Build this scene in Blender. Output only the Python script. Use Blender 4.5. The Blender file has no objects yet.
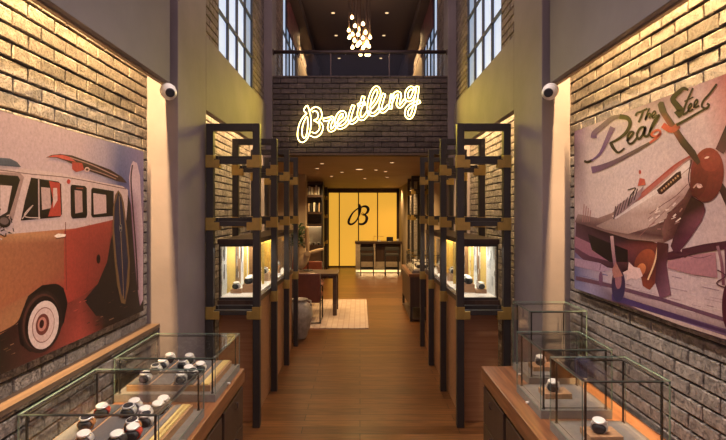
import bpy, bmesh, math, random
from mathutils import Vector, Matrix
from mathutils.geometry import tessellate_polygon
C = bpy.context.scene
COL = C.collection
R = random.Random(7)
PI = math.pi
F = 490.0; VX, VY, H = 360.0, 213.0, 1.8      # the photograph's vanishing point and the eye height

def plane_x(px, py, X):                        # point of the print plane x = X seen at a pixel of the photo
    Y = F * abs(X) / abs(px - VX)
    return (X, Y, H - (py - VY) * Y / F)
def plane_y(px, py, Y):
    return ((px - VX) * Y / F, Y, H - (py - VY) * Y / F)

# ------------------------------------------------------------------ materials
def lin(c):
    r = []
    for v in c[:3]:
        v = v / 255.0
        r.append(v / 12.92 if v <= 0.04045 else ((v + 0.055) / 1.055) ** 2.4)
    return (r[0], r[1], r[2], 1.0)
def new_mat(name):
    m = bpy.data.materials.new(name); m.use_nodes = True
    nt = m.node_tree
    return m, nt, nt.nodes['Principled BSDF'], nt.nodes['Material Output']
def mat(name, col, rough=0.5, metal=0.0, noise=0.0, scale=8.0, bump=0.0, bscale=60.0, spec=None, coat=0.0):
    m, nt, b, out = new_mat(name)
    N, L = nt.nodes, nt.links
    b.inputs['Roughness'].default_value = rough
    b.inputs['Metallic'].default_value = metal
    if spec is not None: b.inputs['Specular IOR Level'].default_value = spec
    b.inputs['Coat Weight'].default_value = coat
    c = (col[0], col[1], col[2], 1)
    b.inputs['Base Color'].default_value = c
    tc = N.new('ShaderNodeTexCoord')
    if noise > 0:
        n = N.new('ShaderNodeTexNoise'); n.inputs['Scale'].default_value = scale; n.inputs['Detail'].default_value = 6
        L.new(tc.outputs['Object'], n.inputs['Vector'])
        r = N.new('ShaderNodeValToRGB')
        r.color_ramp.elements[0].position = 0.3; r.color_ramp.elements[1].position = 0.7
        r.color_ramp.elements[0].color = tuple(max(0, v * (1 - noise)) for v in c[:3]) + (1,)
        r.color_ramp.elements[1].color = tuple(min(1, v * (1 + noise)) for v in c[:3]) + (1,)
        L.new(n.outputs['Fac'], r.inputs['Fac']); L.new(r.outputs['Color'], b.inputs['Base Color'])
    if bump > 0:
        n2 = N.new('ShaderNodeTexNoise'); n2.inputs['Scale'].default_value = bscale; n2.inputs['Detail'].default_value = 4
        L.new(tc.outputs['Object'], n2.inputs['Vector'])
        bp = N.new('ShaderNodeBump'); bp.inputs['Strength'].default_value = bump; bp.inputs['Distance'].default_value = 0.01
        L.new(n2.outputs['Fac'], bp.inputs['Height']); L.new(bp.outputs['Normal'], b.inputs['Normal'])
    return m
def emit(name, col, s):
    m, nt, b, out = new_mat(name)
    b.inputs['Base Color'].default_value = (col[0]*.5, col[1]*.5, col[2]*.5, 1)
    b.inputs['Emission Color'].default_value = (col[0], col[1], col[2], 1)
    b.inputs['Emission Strength'].default_value = s
    return m
def brick_mat(name, c1, c2, pit=1.0):
    m, nt, b, out = new_mat(name)
    N, L = nt.nodes, nt.links
    tc = N.new('ShaderNodeTexCoord')
    at = N.new('ShaderNodeAttribute'); at.attribute_name = 'bv'
    mix = N.new('ShaderNodeMix'); mix.data_type = 'RGBA'
    mix.inputs['A'].default_value = c1 + (1,); mix.inputs['B'].default_value = c2 + (1,)
    L.new(at.outputs['Fac'], mix.inputs['Factor'])
    n = N.new('ShaderNodeTexNoise'); n.inputs['Scale'].default_value = 22; n.inputs['Detail'].default_value = 8; n.inputs['Roughness'].default_value = 0.65
    L.new(tc.outputs['Object'], n.inputs['Vector'])
    r = N.new('ShaderNodeValToRGB'); r.color_ramp.elements[0].position = 0.32; r.color_ramp.elements[1].position = 0.62
    r.color_ramp.elements[0].color = (.55, .53, .52, 1); r.color_ramp.elements[1].color = (1.1, 1.08, 1.05, 1)
    L.new(n.outputs['Fac'], r.inputs['Fac'])
    mu = N.new('ShaderNodeMix'); mu.data_type = 'RGBA'; mu.blend_type = 'MULTIPLY'; mu.inputs['Factor'].default_value = 1
    L.new(mix.outputs['Result'], mu.inputs['A']); L.new(r.outputs['Color'], mu.inputs['B'])
    L.new(mu.outputs['Result'], b.inputs['Base Color'])
    b.inputs['Roughness'].default_value = 0.85
    # pitted, tumbled faces
    n2 = N.new('ShaderNodeTexNoise'); n2.inputs['Scale'].default_value = 85; n2.inputs['Detail'].default_value = 5; n2.inputs['Roughness'].default_value = .7
    L.new(tc.outputs['Object'], n2.inputs['Vector'])
    r2 = N.new('ShaderNodeValToRGB'); r2.color_ramp.elements[0].position = 0.38; r2.color_ramp.elements[1].position = 0.5
    L.new(n2.outputs['Fac'], r2.inputs['Fac'])
    m3 = N.new('ShaderNodeMix'); m3.data_type = 'RGBA'; m3.blend_type = 'MULTIPLY'; m3.inputs['Factor'].default_value = .22 * pit
    L.new(mu.outputs['Result'], m3.inputs['A']); L.new(r2.outputs['Color'], m3.inputs['B']); L.new(m3.outputs['Result'], b.inputs['Base Color'])
    bp = N.new('ShaderNodeBump'); bp.inputs['Strength'].default_value = 0.9 * pit; bp.inputs['Distance'].default_value = 0.010
    L.new(r2.outputs['Color'], bp.inputs['Height']); L.new(bp.outputs['Normal'], b.inputs['Normal'])
    return m
def glass_mat(name, tint=(.985, .99, .987), fac=1.0):
    m, nt, b, out = new_mat(name)
    N, L = nt.nodes, nt.links
    N.remove(b)
    t = N.new('ShaderNodeBsdfTransparent'); t.inputs['Color'].default_value = tint + (1,)
    g = N.new('ShaderNodeBsdfGlossy'); g.inputs['Roughness'].default_value = 0.02; g.inputs['Color'].default_value = (1, 1, 1, 1)
    fr = N.new('ShaderNodeLayerWeight')                     # Schlick reflectance, the same from both faces of the pane
    pw = N.new('ShaderNodeMath'); pw.operation = 'POWER'; pw.inputs[1].default_value = 5.0
    L.new(fr.outputs['Facing'], pw.inputs[0])
    mu = N.new('ShaderNodeMath'); mu.operation = 'MULTIPLY_ADD'; mu.inputs[1].default_value = .55 * fac; mu.inputs[2].default_value = .025; mu.use_clamp = True
    mx = N.new('ShaderNodeMixShader')
    L.new(pw.outputs[0], mu.inputs[0]); L.new(mu.outputs[0], mx.inputs['Fac'])
    L.new(t.outputs[0], mx.inputs[1]); L.new(g.outputs[0], mx.inputs[2]); L.new(mx.outputs[0], out.inputs['Surface'])
    return m
def print_mat(name, rough=.45, gain=1.0):
    m, nt, b, out = new_mat(name)
    N, L = nt.nodes, nt.links
    at = N.new('ShaderNodeAttribute'); at.attribute_name = 'Col'
    tc = N.new('ShaderNodeTexCoord')
    n = N.new('ShaderNodeTexNoise'); n.inputs['Scale'].default_value = 60; n.inputs['Detail'].default_value = 8; n.inputs['Roughness'].default_value = .75
    L.new(tc.outputs['Object'], n.inputs['Vector'])
    r = N.new('ShaderNodeValToRGB'); r.color_ramp.elements[0].position = .3; r.color_ramp.elements[1].position = .65
    r.color_ramp.elements[0].color = (.72, .78, .82, 1); r.color_ramp.elements[1].color = (1.10, 1.19, 1.26, 1)
    L.new(n.outputs['Fac'], r.inputs['Fac'])
    mu = N.new('ShaderNodeMix'); mu.data_type = 'RGBA'; mu.blend_type = 'MULTIPLY'; mu.inputs['Factor'].default_value = 1
    L.new(at.outputs['Color'], mu.inputs['A']); L.new(r.outputs['Color'], mu.inputs['B'])
    L.new(mu.outputs['Result'], b.inputs['Base Color'])
    b.inputs['Roughness'].default_value = rough; b.inputs['Specular IOR Level'].default_value = .25
    return m
def floor_mat():
    m, nt, b, out = new_mat('plank_floor')
    N, L = nt.nodes, nt.links
    tc = N.new('ShaderNodeTexCoord')
    br = N.new('ShaderNodeTexBrick'); br.offset = .37; br.offset_frequency = 2
    br.inputs['Scale'].default_value = 1.0; br.inputs['Brick Width'].default_value = 1.3; br.inputs['Row Height'].default_value = .125
    br.inputs['Mortar Size'].default_value = .0035; br.inputs['Mortar Smooth'].default_value = .1; br.inputs['Bias'].default_value = 0
    br.inputs['Color1'].default_value = (.105, .042, .014, 1); br.inputs['Color2'].default_value = (.19, .085, .031, 1); br.inputs['Mortar'].default_value = (.022, .009, .004, 1)
    L.new(tc.outputs['Object'], br.inputs['Vector'])
    mp = N.new('ShaderNodeMapping'); mp.inputs['Scale'].default_value = (1.2, 22, 1)
    L.new(tc.outputs['Object'], mp.inputs['Vector'])
    n = N.new('ShaderNodeTexNoise'); n.inputs['Scale'].default_value = 3.0; n.inputs['Detail'].default_value = 8; n.inputs['Distortion'].default_value = .6
    L.new(mp.outputs['Vector'], n.inputs['Vector'])
    r = N.new('ShaderNodeValToRGB'); r.color_ramp.elements[0].position = .3; r.color_ramp.elements[1].position = .7
    r.color_ramp.elements[0].color = (.42, .38, .36, 1); r.color_ramp.elements[1].color = (1.45, 1.38, 1.3, 1)
    L.new(n.outputs['Fac'], r.inputs['Fac'])
    mu = N.new('ShaderNodeMix'); mu.data_type = 'RGBA'; mu.blend_type = 'MULTIPLY'; mu.inputs['Factor'].default_value = 1
    L.new(br.outputs['Color'], mu.inputs['A']); L.new(r.outputs['Color'], mu.inputs['B'])
    L.new(mu.outputs['Result'], b.inputs['Base Color'])
    b.inputs['Roughness'].default_value = .30; b.inputs['Specular IOR Level'].default_value = .42
    bp = N.new('ShaderNodeBump'); bp.inputs['Strength'].default_value = .25; bp.inputs['Distance'].default_value = .003
    L.new(mu.outputs['Result'], bp.inputs['Height']); L.new(bp.outputs['Normal'], b.inputs['Normal'])
    return m
def wood_mat(name, c1, c2, rough=.4, axis='Y', sc=1.0):
    m, nt, b, out = new_mat(name)
    N, L = nt.nodes, nt.links
    tc = N.new('ShaderNodeTexCoord')
    mp = N.new('ShaderNodeMapping')
    s = {'X': (1, 18, 18), 'Y': (18, 1, 18), 'Z': (18, 18, 1)}[axis]
    mp.inputs['Scale'].default_value = tuple(v * sc for v in s)
    L.new(tc.outputs['Object'], mp.inputs['Vector'])
    n = N.new('ShaderNodeTexNoise'); n.inputs['Scale'].default_value = 2.0; n.inputs['Detail'].default_value = 8; n.inputs['Distortion'].default_value = .8
    L.new(mp.outputs['Vector'], n.inputs['Vector'])
    r = N.new('ShaderNodeValToRGB'); r.color_ramp.elements[0].position = .32; r.color_ramp.elements[1].position = .68
    r.color_ramp.elements[0].color = c1 + (1,); r.color_ramp.elements[1].color = c2 + (1,)
    L.new(n.outputs['Fac'], r.inputs['Fac']); L.new(r.outputs['Color'], b.inputs['Base Color'])
    b.inputs['Roughness'].default_value = rough
    return m
def rug_mat():
    m, nt, b, out = new_mat('rug_weave')
    N, L = nt.nodes, nt.links
    tc = N.new('ShaderNodeTexCoord')
    ch = N.new('ShaderNodeTexBrick'); ch.inputs['Scale'].default_value = 1; ch.inputs['Brick Width'].default_value = .09; ch.inputs['Row Height'].default_value = .09; ch.offset = 0
    ch.inputs['Mortar Size'].default_value = .008
    ch.inputs['Color1'].default_value = (.60, .50, .42, 1); ch.inputs['Color2'].default_value = (.54, .42, .34, 1); ch.inputs['Mortar'].default_value = (.46, .34, .27, 1)
    L.new(tc.outputs['Object'], ch.inputs['Vector'])
    L.new(ch.outputs['Color'], b.inputs['Base Color']); b.inputs['Roughness'].default_value = .95
    return m

M = {}
M['brick_tan'] = brick_mat('brick_tan', (.25, .22, .20), (.38, .335, .30))
M['brick_dark'] = brick_mat('brick_dark', (.07, .052, .054), (.12, .09, .09), .5)
M['brick_brown'] = brick_mat('brick_brown', (.15, .115, .11), (.23, .175, .165), .6)
M['mortar'] = mat('mortar', (.06, .052, .05), .95)
M['mortar_dark'] = mat('mortar_dark', (.035, .028, .028), .95)
M['concrete'] = mat('concrete', (.165, .135, .143), .7, noise=.16, scale=2.2, bump=.15, bscale=14)
M['concrete_dark'] = mat('concrete_dark', (.12, .105, .122), .7, noise=.16, scale=2.0, bump=.12, bscale=12)
M['groove'] = mat('groove', (.04, .04, .045), .7)
M['plaster'] = mat('plaster', (.40, .31, .22), .8, noise=.08, scale=3)
M['ceil_brown'] = mat('ceil_brown', (.27, .17, .10), .6, noise=.1, scale=2)
M['ceil_dark'] = mat('ceil_dark', (.045, .028, .026), .7)
M['floor'] = floor_mat()
M['iron'] = mat('iron', (.030, .025, .023), .45, 0, noise=.1, bump=.05)
M['brass'] = mat('brass', (.40, .27, .075), .42, .6, noise=.12, scale=20)
M['rail'] = mat('rail_metal', (.09, .06, .06), .4, .6)
M['top_wood'] = wood_mat('top_wood', (.12, .045, .020), (.27, .115, .05), .32)
M['dark_wood'] = wood_mat('dark_wood', (.04, .022, .015), (.07, .038, .024), .45, 'Z')
M['cab_wood'] = wood_mat('cab_wood', (.33, .16, .07), (.42, .215, .10), .5, 'X')
M['oak'] = wood_mat('oak', (.36, .20, .10), (.52, .31, .17), .5, 'X', 4)
M['ledge'] = wood_mat('ledge', (.075, .045, .028), (.11, .066, .04), .5, 'Y')
M['base_grey'] = mat('base_grey', (.22, .20, .18), .6, noise=.12, scale=30)
M['felt'] = mat('felt', (.10, .098, .10), .95, noise=.15, scale=80)
M['glass'] = glass_mat('thin_glass')
M['glass_clear'] = glass_mat('clear_pane', fac=.35)
M['glass_edge'] = mat('glass_edge', (.16, .22, .19), .15, spec=.8)
M['rod'] = mat('case_rod', (.018, .015, .013), .45)
M['steel'] = mat('steel', (.85, .83, .80), .3, .45)
M['white'] = mat('white_plastic', (.75, .73, .70), .4)
M['black'] = mat('black_plastic', (.02, .02, .022), .3)
M['white_dial'] = mat('white_dial', (.8, .78, .74), .3)
M['dark_dial'] = mat('dark_dial', (.03, .032, .04), .25)
M['cushion'] = mat('cushion', (.035, .038, .042), .75, bump=.1, bscale=200)
M['strap_black'] = mat('strap_black', (.03, .028, .027), .6)
M['strap_red'] = mat('strap_red', (.55, .05, .03), .5)
M['strap_brown'] = mat('strap_brown', (.40, .17, .06), .6)
M['label_strip'] = mat('label_strip', (.75, .58, .22), .5)
M['ivory'] = mat('ivory', (.78, .74, .66), .6)
M['neon'] = emit('neon_tube', (1.0, .80, .27), 10.0)
M['neon_back'] = mat('neon_clip', (.2, .17, .1), .5)
M['backlit'] = emit('backlit_panel', (1.0, .50, .055), .74)
M['sky_pane'] = emit('window_daylight', (.56, .66, .85), .9)
M['sky_pane_dim'] = emit('window_daylight_dim', (.22, .29, .42), 1.0)
M['maroon_pane'] = mat('maroon_banner', (.06, .010, .02), .8, noise=.6, scale=9)
M['mullion'] = mat('mullion', (.05, .052, .062), .5, .2)
M['reveal'] = mat('window_reveal', (.46, .26, .16), .7)
M['bulb'] = emit('bulb_glow', (1.0, .62, .28), 9.0)
M['lamp'] = emit('lamp_disc', (1.0, .66, .34), 1.3)
M['warm_led'] = emit('warm_led', (1.0, .85, .62), 3.0)
M['led_floor'] = emit('plinth_led', (1.0, .72, .32), 1.0)
M['cord'] = mat('cord', (.10, .06, .05), .5, .3)
M['ceramic'] = mat('ceramic', (.34, .29, .22), .55, noise=.35, scale=12, bump=.3, bscale=30)
M['leather'] = mat('leather', (.14, .035, .018), .38, noise=.15, scale=14, bump=.08, bscale=120)
M['desk_wood'] = wood_mat('desk_wood', (.05, .03, .022), (.10, .06, .04), .35, 'X')
M['rug'] = rug_mat()
M['leaf'] = mat('leaf', (.015, .035, .012), .5)
M['prop_wood'] = mat('propeller_wood', (.45, .33, .20), .4, noise=.15, scale=10)
M['counter'] = mat('counter_stone', (.42, .34, .25), .5, noise=.15, scale=12)
M['print'] = print_mat('photo_print')
M['backdrop'] = print_mat('showcase_backdrop', .6)
M['book_a'] = mat('book_tan', (.45, .33, .2), .7); M['book_b'] = mat('book_black', (.03, .03, .03), .6); M['book_c'] = mat('book_red', (.3, .08, .04), .6)
M['ring'] = mat('lamp_ring', (.3, .22, .16), .4, .5)

# ------------------------------------------------------------------ mesh helpers
class MB:
    def __init__(s): s.bm = bmesh.new(); s.mats = []
    def _mi(s, m):
        if m is None: return 0
        if m not in s.mats: s.mats.append(m)
        return s.mats.index(m)
    def box(s, x0, x1, y0, y1, z0, z1, m=None, bev=0.0):
        vs = [s.bm.verts.new((x, y, z)) for x in (x0, x1) for y in (y0, y1) for z in (z0, z1)]
        idx = [(0, 1, 3, 2), (4, 6, 7, 5), (0, 4, 5, 1), (2, 3, 7, 6), (0, 2, 6, 4), (1, 5, 7, 3)]
        fs = [s.bm.faces.new([vs[i] for i in f]) for f in idx]
        mi = s._mi(m)
        for f in fs: f.material_index = mi
        if bev > 0:
            es = list({e for f in fs for e in f.edges})
            r = bmesh.ops.bevel(s.bm, geom=es, offset=bev, segments=2, affect='EDGES', profile=.6)
            for f in r['faces']: f.material_index = mi
        return s
    def cyl(s, p0, p1, r0, r1=None, n=16, m=None, smooth=True):
        p0, p1 = Vector(p0), Vector(p1); r1 = r0 if r1 is None else r1
        d = (p1 - p0); q = d.to_track_quat('Z', 'Y').to_matrix()
        a, b = [], []
        for i in range(n):
            t = 2 * PI * i / n; v = Vector((math.cos(t), math.sin(t), 0))
            a.append(s.bm.verts.new(p0 + q @ (v * r0))); b.append(s.bm.verts.new(p1 + q @ (v * r1)))
        mi = s._mi(m)
        for i in range(n):
            f = s.bm.faces.new((a[i], a[(i+1) % n], b[(i+1) % n], b[i])); f.smooth = smooth; f.material_index = mi
        f = s.bm.faces.new(a[::-1]); f.material_index = mi
        f = s.bm.faces.new(b); f.material_index = mi
        return s
    def lathe(s, prof, c=(0, 0, 0), n=24, m=None, axis=None):
        mi = s._mi(m); rings = []
        q = Matrix.Identity(3) if axis is None else Vector(axis).to_track_quat('Z', 'Y').to_matrix()
        for (r, z) in prof:
            rings.append([s.bm.verts.new(Vector(c) + q @ Vector((r * math.cos(2*PI*i/n), r * math.sin(2*PI*i/n), z))) for i in range(n)])
        for a, b in zip(rings, rings[1:]):
            for i in range(n):
                f = s.bm.faces.new((a[i], a[(i+1) % n], b[(i+1) % n], b[i])); f.smooth = True; f.material_index = mi
        f = s.bm.faces.new(rings[0][::-1]); f.material_index = mi
        f = s.bm.faces.new(rings[-1]); f.material_index = mi
        return s
    def ball(s, c, r, m=None, sc=(1, 1, 1), seg=16):
        mi = s._mi(m)
        g = bmesh.ops.create_uvsphere(s.bm, u_segments=seg, v_segments=seg // 2 + 2, radius=r)
        for v in g['verts']: v.co = Vector((v.co.x * sc[0], v.co.y * sc[1], v.co.z * sc[2])) + Vector(c)
        for f in {f for v in g['verts'] for f in v.link_faces}: f.smooth = True; f.material_index = mi
        return s
    def tube(s, pts, r, n=8, m=None, closed=False):
        mi = s._mi(m); pts = [Vector(p) for p in pts]; N = len(pts); rings = []
        for i, p in enumerate(pts):
            a = pts[(i-1) % N] if (closed or i > 0) else p
            b = pts[(i+1) % N] if (closed or i < N-1) else p
            d = (b - a)
            if d.length < 1e-9: d = Vector((0, 0, 1))
            d.normalize()
            up = Vector((0, 1, 0)) if abs(d.y) < .9 else Vector((1, 0, 0))
            u = d.cross(up).normalized(); w = d.cross(u)
            rings.append([s.bm.verts.new(p + u * r * math.cos(2*PI*k/n) + w * r * math.sin(2*PI*k/n)) for k in range(n)])
        for i in range(N if closed else N-1):
            a, b = rings[i], rings[(i+1) % N]
            for k in range(n):
                f = s.bm.faces.new((a[k], a[(k+1) % n], b[(k+1) % n], b[k])); f.smooth = True; f.material_index = mi
        if not closed:
            s.bm.faces.new(rings[0][::-1]).material_index = mi; s.bm.faces.new(rings[-1]).material_index = mi
        return s
    def build(s, name, m=None, parent=None):
        bmesh.ops.recalc_face_normals(s.bm, faces=s.bm.faces)
        me = bpy.data.meshes.new(name); s.bm.to_mesh(me); s.bm.free()
        for k in (s.mats if s.mats else [m]): me.materials.append(M[k])
        o = bpy.data.objects.new(name, me); COL.objects.link(o)
        if parent is not None: o.parent = parent; o.matrix_parent_inverse = Matrix.Translation(parent.location).inverted() if parent.parent is None else Matrix.Identity(4)
        return o
def sub(parent, o):                            # sub-part under a part that sits in world coordinates
    return o
def tag(o, label=None, cat=None, group=None, kind=None):
    if label: o['label'] = label
    if cat: o['category'] = cat
    if group: o['group'] = group
    if kind: o['kind'] = kind
    return o
def thing(name, loc, label, cat, group=None):
    o = bpy.data.objects.new(name, None); COL.objects.link(o); o.location = loc; o.empty_display_size = .05
    return tag(o, label, cat, group)
def struct(o, label=None): o['kind'] = 'structure'; \
    (o.__setitem__('label', label) if label else None); return o
def kid(mb, name, m, parent):                  # part whose mesh is in the thing's own coordinates
    o = mb.build(name, m); o.parent = parent; return o
def dup(root, loc, rotz=0, scale=1.0):
    r = root.copy(); COL.objects.link(r); r.location = loc; r.rotation_euler = (0, 0, rotz); r.scale = (scale,) * 3
    for ch in list(root.children):
        c = ch.copy(); COL.objects.link(c); c.parent = r
        for g in list(ch.children):
            d = g.copy(); COL.objects.link(d); d.parent = c
    return r

# ------------------------------------------------------------------ brick walls as real masonry
def brick_wall(name, org, u, n, width, z0, z1, bm_mat, mo_mat, L=.195, c=.0735, joint=.010, vj=.008, depth=.02, holes=(), seed=1, label=None):
    """org: (x,y) start of the wall line, u: unit direction along it, n: unit normal towards the room."""
    rr = random.Random(seed); bm = bmesh.new()
    lay = bm.faces.layers.float.new('bv')
    ux, uy = u; nx, ny = n
    def P(a, z, d): return bm.verts.new((org[0] + ux*a + nx*d, org[1] + uy*a + ny*d, z))
    def rects(a0, a1, zz0, zz1):
        out = [(a0, a1, zz0, zz1)]
        for (h0, h1, k0, k1) in holes:
            nxt = []
            for (p, q, s, t) in out:
                if q <= h0 or p >= h1 or t <= k0 or s >= k1: nxt.append((p, q, s, t)); continue
                if p < h0: nxt.append((p, h0, s, t))
                if q > h1: nxt.append((h1, q, s, t))
                pp, qq = max(p, h0), min(q, h1)
                if s < k0: nxt.append((pp, qq, s, k0))
                if t > k1: nxt.append((pp, qq, k1, t))
            out = nxt
        return out
    for (p, q, s, t) in rects(0, width, z0, z1):
        f = bm.faces.new((P(p, s, -depth), P(q, s, -depth), P(q, t, -depth), P(p, t, -depth))); f.material_index = 1; f[lay] = .5
    row = 0; z = z0
    while z < z1 - .01:
        zt = min(z + c, z1); a = -(row % 2) * L / 2 - rr.random() * .01
        while a < width:
            aa0, aa1 = max(a + vj/2, 0), min(a + L - vj/2, width)
            if aa1 - aa0 > .015:
                bv = rr.random()
                for (p, q, s, t) in rects(aa0, aa1, z + joint/2, zt - joint/2):
                    if q - p < .012 or t - s < .012: continue
                    j = lambda k: rr.uniform(-k, k)
                    b = [P(p, s, -depth), P(q, s, -depth), P(q, t, -depth), P(p, t, -depth)]
                    e = .005
                    d0 = rr.uniform(-.0012, .0012)
                    m_ = [P(p + j(.0015), s + j(.0015), -e + d0), P(q + j(.0015), s + j(.0015), -e + d0), P(q + j(.0015), t + j(.0015), -e + d0), P(p + j(.0015), t + j(.0015), -e + d0)]
                    w = [P(p + e + j(.002), s + e + j(.002), d0 + j(.0014)), P(q - e + j(.002), s + e + j(.002), d0 + j(.0014)), P(q - e + j(.002), t - e + j(.002), d0 + j(.0014)), P(p + e + j(.002), t - e + j(.002), d0 + j(.0014))]
                    for lo, hi in ((b, m_), (m_, w)):
                        for k in range(4):
                            f = bm.faces.new((lo[k], lo[(k+1) % 4], hi[(k+1) % 4], hi[k])); f[lay] = bv
                    f = bm.faces.new(w); f[lay] = bv
            a += L
        z += c; row += 1
    bmesh.ops.recalc_face_normals(bm, faces=bm.faces)
    me = bpy.data.meshes.new(name); bm.to_mesh(me); bm.free()
    me.materials.append(M[bm_mat]); me.materials.append(M[mo_mat])
    o = bpy.data.objects.new(name, me); COL.objects.link(o)
    return struct(o, label)
def sbox(name, m, *a, bev=0, label=None):
    return struct(MB().box(*a, bev=bev).build(name, m), label)

# ------------------------------------------------------------------ shell
sbox('floor', 'floor', -2.3, 2.3, .3, 16.6, -.1, 0, label='brown plank floor running the length of the shop')
# picture recesses
brick_wall('wall_left', (-1.52, .2), (0, 1), (1, 0), 3.3, 1.0, 3.45, 'brick_tan', 'mortar', seed=3)
brick_wall('wall_left', (-1.44, .2), (0, 1), (1, 0), 3.3, 0, .985, 'brick_tan', 'mortar', seed=4)
sbox('trim_1', 'ledge', -1.56, -1.43, .2, 3.5, .985, 1.010, label='wooden ledge along the left brick wall')
brick_wall('wall_right', (1.50, .2), (0, 1), (-1, 0), 3.3, 0, 3.45, 'brick_tan', 'mortar', seed=5)
for s, nm in ((-1, 'left'), (1, 'right')):
    def bx(name, m, x0, x1, *a, **k):
        xs = sorted((s * x0, s * x1)); return sbox(name, m, xs[0], xs[1], *a, **k)
    bx('trim_2', 'concrete', 1.30, 1.75, 3.5, 4.14, 0, 6.2, bev=.006)                  # pier
    bx('trim_3', 'concrete_dark', 1.33, 1.37, .2, 3.43, 2.71, 6.2, bev=.002)            # beam face over the picture
    bx('trim_3', 'plaster', 1.37, 1.395, .2, 3.5, 2.70, 6.2)  # beam lip, paler material: bounce light off the brick put into its colour
    bx('trim_4', 'groove', 1.36, 1.39, 3.43, 3.5, 2.72, 6.2)
    bx('trim_5', 'plaster', 1.39, 1.75, .2, 3.5, 3.45, 3.52)                            # cove top
    # side opening band
    bx('trim_6', 'concrete', 1.30, 1.36, 4.14, 6.79, 2.67, 3.30, bev=.004)
    bx('trim_7', 'concrete', 1.36, 1.75, 4.14, 6.79, 3.26, 3.30)
    brick_wall('wall_' + nm, (s * 1.52, 4.14), (0, 1), (-s, 0), 2.65, 0, 3.26, 'brick_tan', 'mortar', seed=11 + s)
    # upper brick with window
    w0, w1 = 4.60 - 4.14, 6.11 - 4.14
    brick_wall('wall_' + nm, (s * 1.33, 4.14), (0, 1), (-s, 0), 2.65, 3.30, 6.2, 'brick_brown', 'mortar_dark', holes=((w0, w1, 3.30, 6.2),), seed=21 + s)
    # corner column
    bx('trim_8', 'concrete', 1.22, 1.75, 6.79, 7.15, 0, 6.2, bev=.005)
# windows of the hall
def window(name, s, X, y0, y1, z0, z1, ncol, zs, panes, label):
    r = bpy.data.objects.new(name, None); COL.objects.link(r); r.location = (s * X, (y0 + y1) / 2, z0); struct(r, label)
    def addk(mb, nme, m):
        o = mb.build(nme, m); o.parent = r; o.matrix_parent_inverse = Matrix.Translation(r.location).inverted(); return o
    f = MB(); xs = sorted((s * (X - .010), s * (X + .014)))
    dy = (y1 - y0) / ncol
    for i in range(ncol + 1):
        w = .016 if 0 < i < ncol else .026
        yy = y0 + i * dy; f.box(xs[0], xs[1], max(y0, yy - w), min(y1, yy + w), z0, z1)
    for z in zs: f.box(xs[0], xs[1], y0, y1, z - .013, z + .013)
    f.box(xs[0], xs[1], y0, y1, z0, z0 + .04)
    addk(f, 'window_frame', 'mullion')
    xp = sorted((s * (X + .015), s * (X + .022)))
    for i in range(ncol):
        p = MB().box(xp[0], xp[1], y0 + i * dy, y0 + (i + 1) * dy, z0, z1)
        addk(p, 'pane', panes[i % len(panes)])
    xr = sorted((s * (X + .0), s * (X + .02)))
    addk(MB().box(xr[0], xr[1], y0 - .05, y0, z0, z1), 'reveal', 'reveal')
    return r
window('window_1', -1, 1.345, 4.61, 6.10, 3.30, 6.2, 4, (3.73, 4.20, 4.67, 5.14, 5.61), ['sky_pane', 'sky_pane', 'sky_pane', 'sky_pane_dim'], 'tall gridded window high in the left side wall')
window('window_2', 1, 1.345, 4.61, 6.10, 3.30, 6.2, 4, (3.73, 4.20, 4.67, 5.14, 5.61), ['sky_pane', 'sky_pane', 'sky_pane', 'sky_pane_dim'], 'tall gridded window high in the right side wall')
# bulkhead
brick_wall('wall_back', (-1.22, 6.83), (1, 0), (0, -1), 2.44, 2.64, 3.72, 'brick_dark', 'mortar_dark', L=.235, c=.0745, seed=31, label='dark brick parapet band carrying the glowing sign')
sbox('trim_9', 'mortar_dark', -1.22, 1.22, 6.85, 7.1, 2.62, 3.70)
sbox('trim_10', 'ledge', -1.22, 1.22, 6.80, 6.86, 2.605, 2.635)
# hall ceiling
sbox('ceiling', 'ceil_dark', -1.9, 1.9, .2, 6.8, 6.2, 6.3)
# lower gallery
sbox('ceiling', 'ceil_brown', -2.3, 2.3, 7.1, 16.6, 2.62, 2.70, label='low brown ceiling of the rear gallery')
sbox('wall_left', 'plaster', -2.1, -2.0, 7.15, 10.4, 0, 2.62)
sbox('wall_left', 'plaster', -2.1, -1.16, 10.4, 10.75, 0, 2.62, bev=.004)
sbox('wall_left', 'concrete_dark', -1.6, -1.45, 10.75, 16.3, 0, 2.62)
sbox('wall_right', 'plaster', 1.46, 1.56, 7.15, 11.5, 0, 2.62)
brick_wall('wall_right', (1.34, 11.5), (0, 1), (-1, 0), 1.9, 0, 2.62, 'brick_tan', 'mortar', seed=41)
sbox('wall_right', 'groove', 1.34, 1.7, 11.40, 11.5, 0, 2.62)
sbox('wall_right', 'plaster', 1.30, 1.7, 13.4, 16.3, 0, 2.62)
sbox('wall_back', 'groove', -1.7, 1.7, 16.45, 16.6, 0, 2.62)
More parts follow.
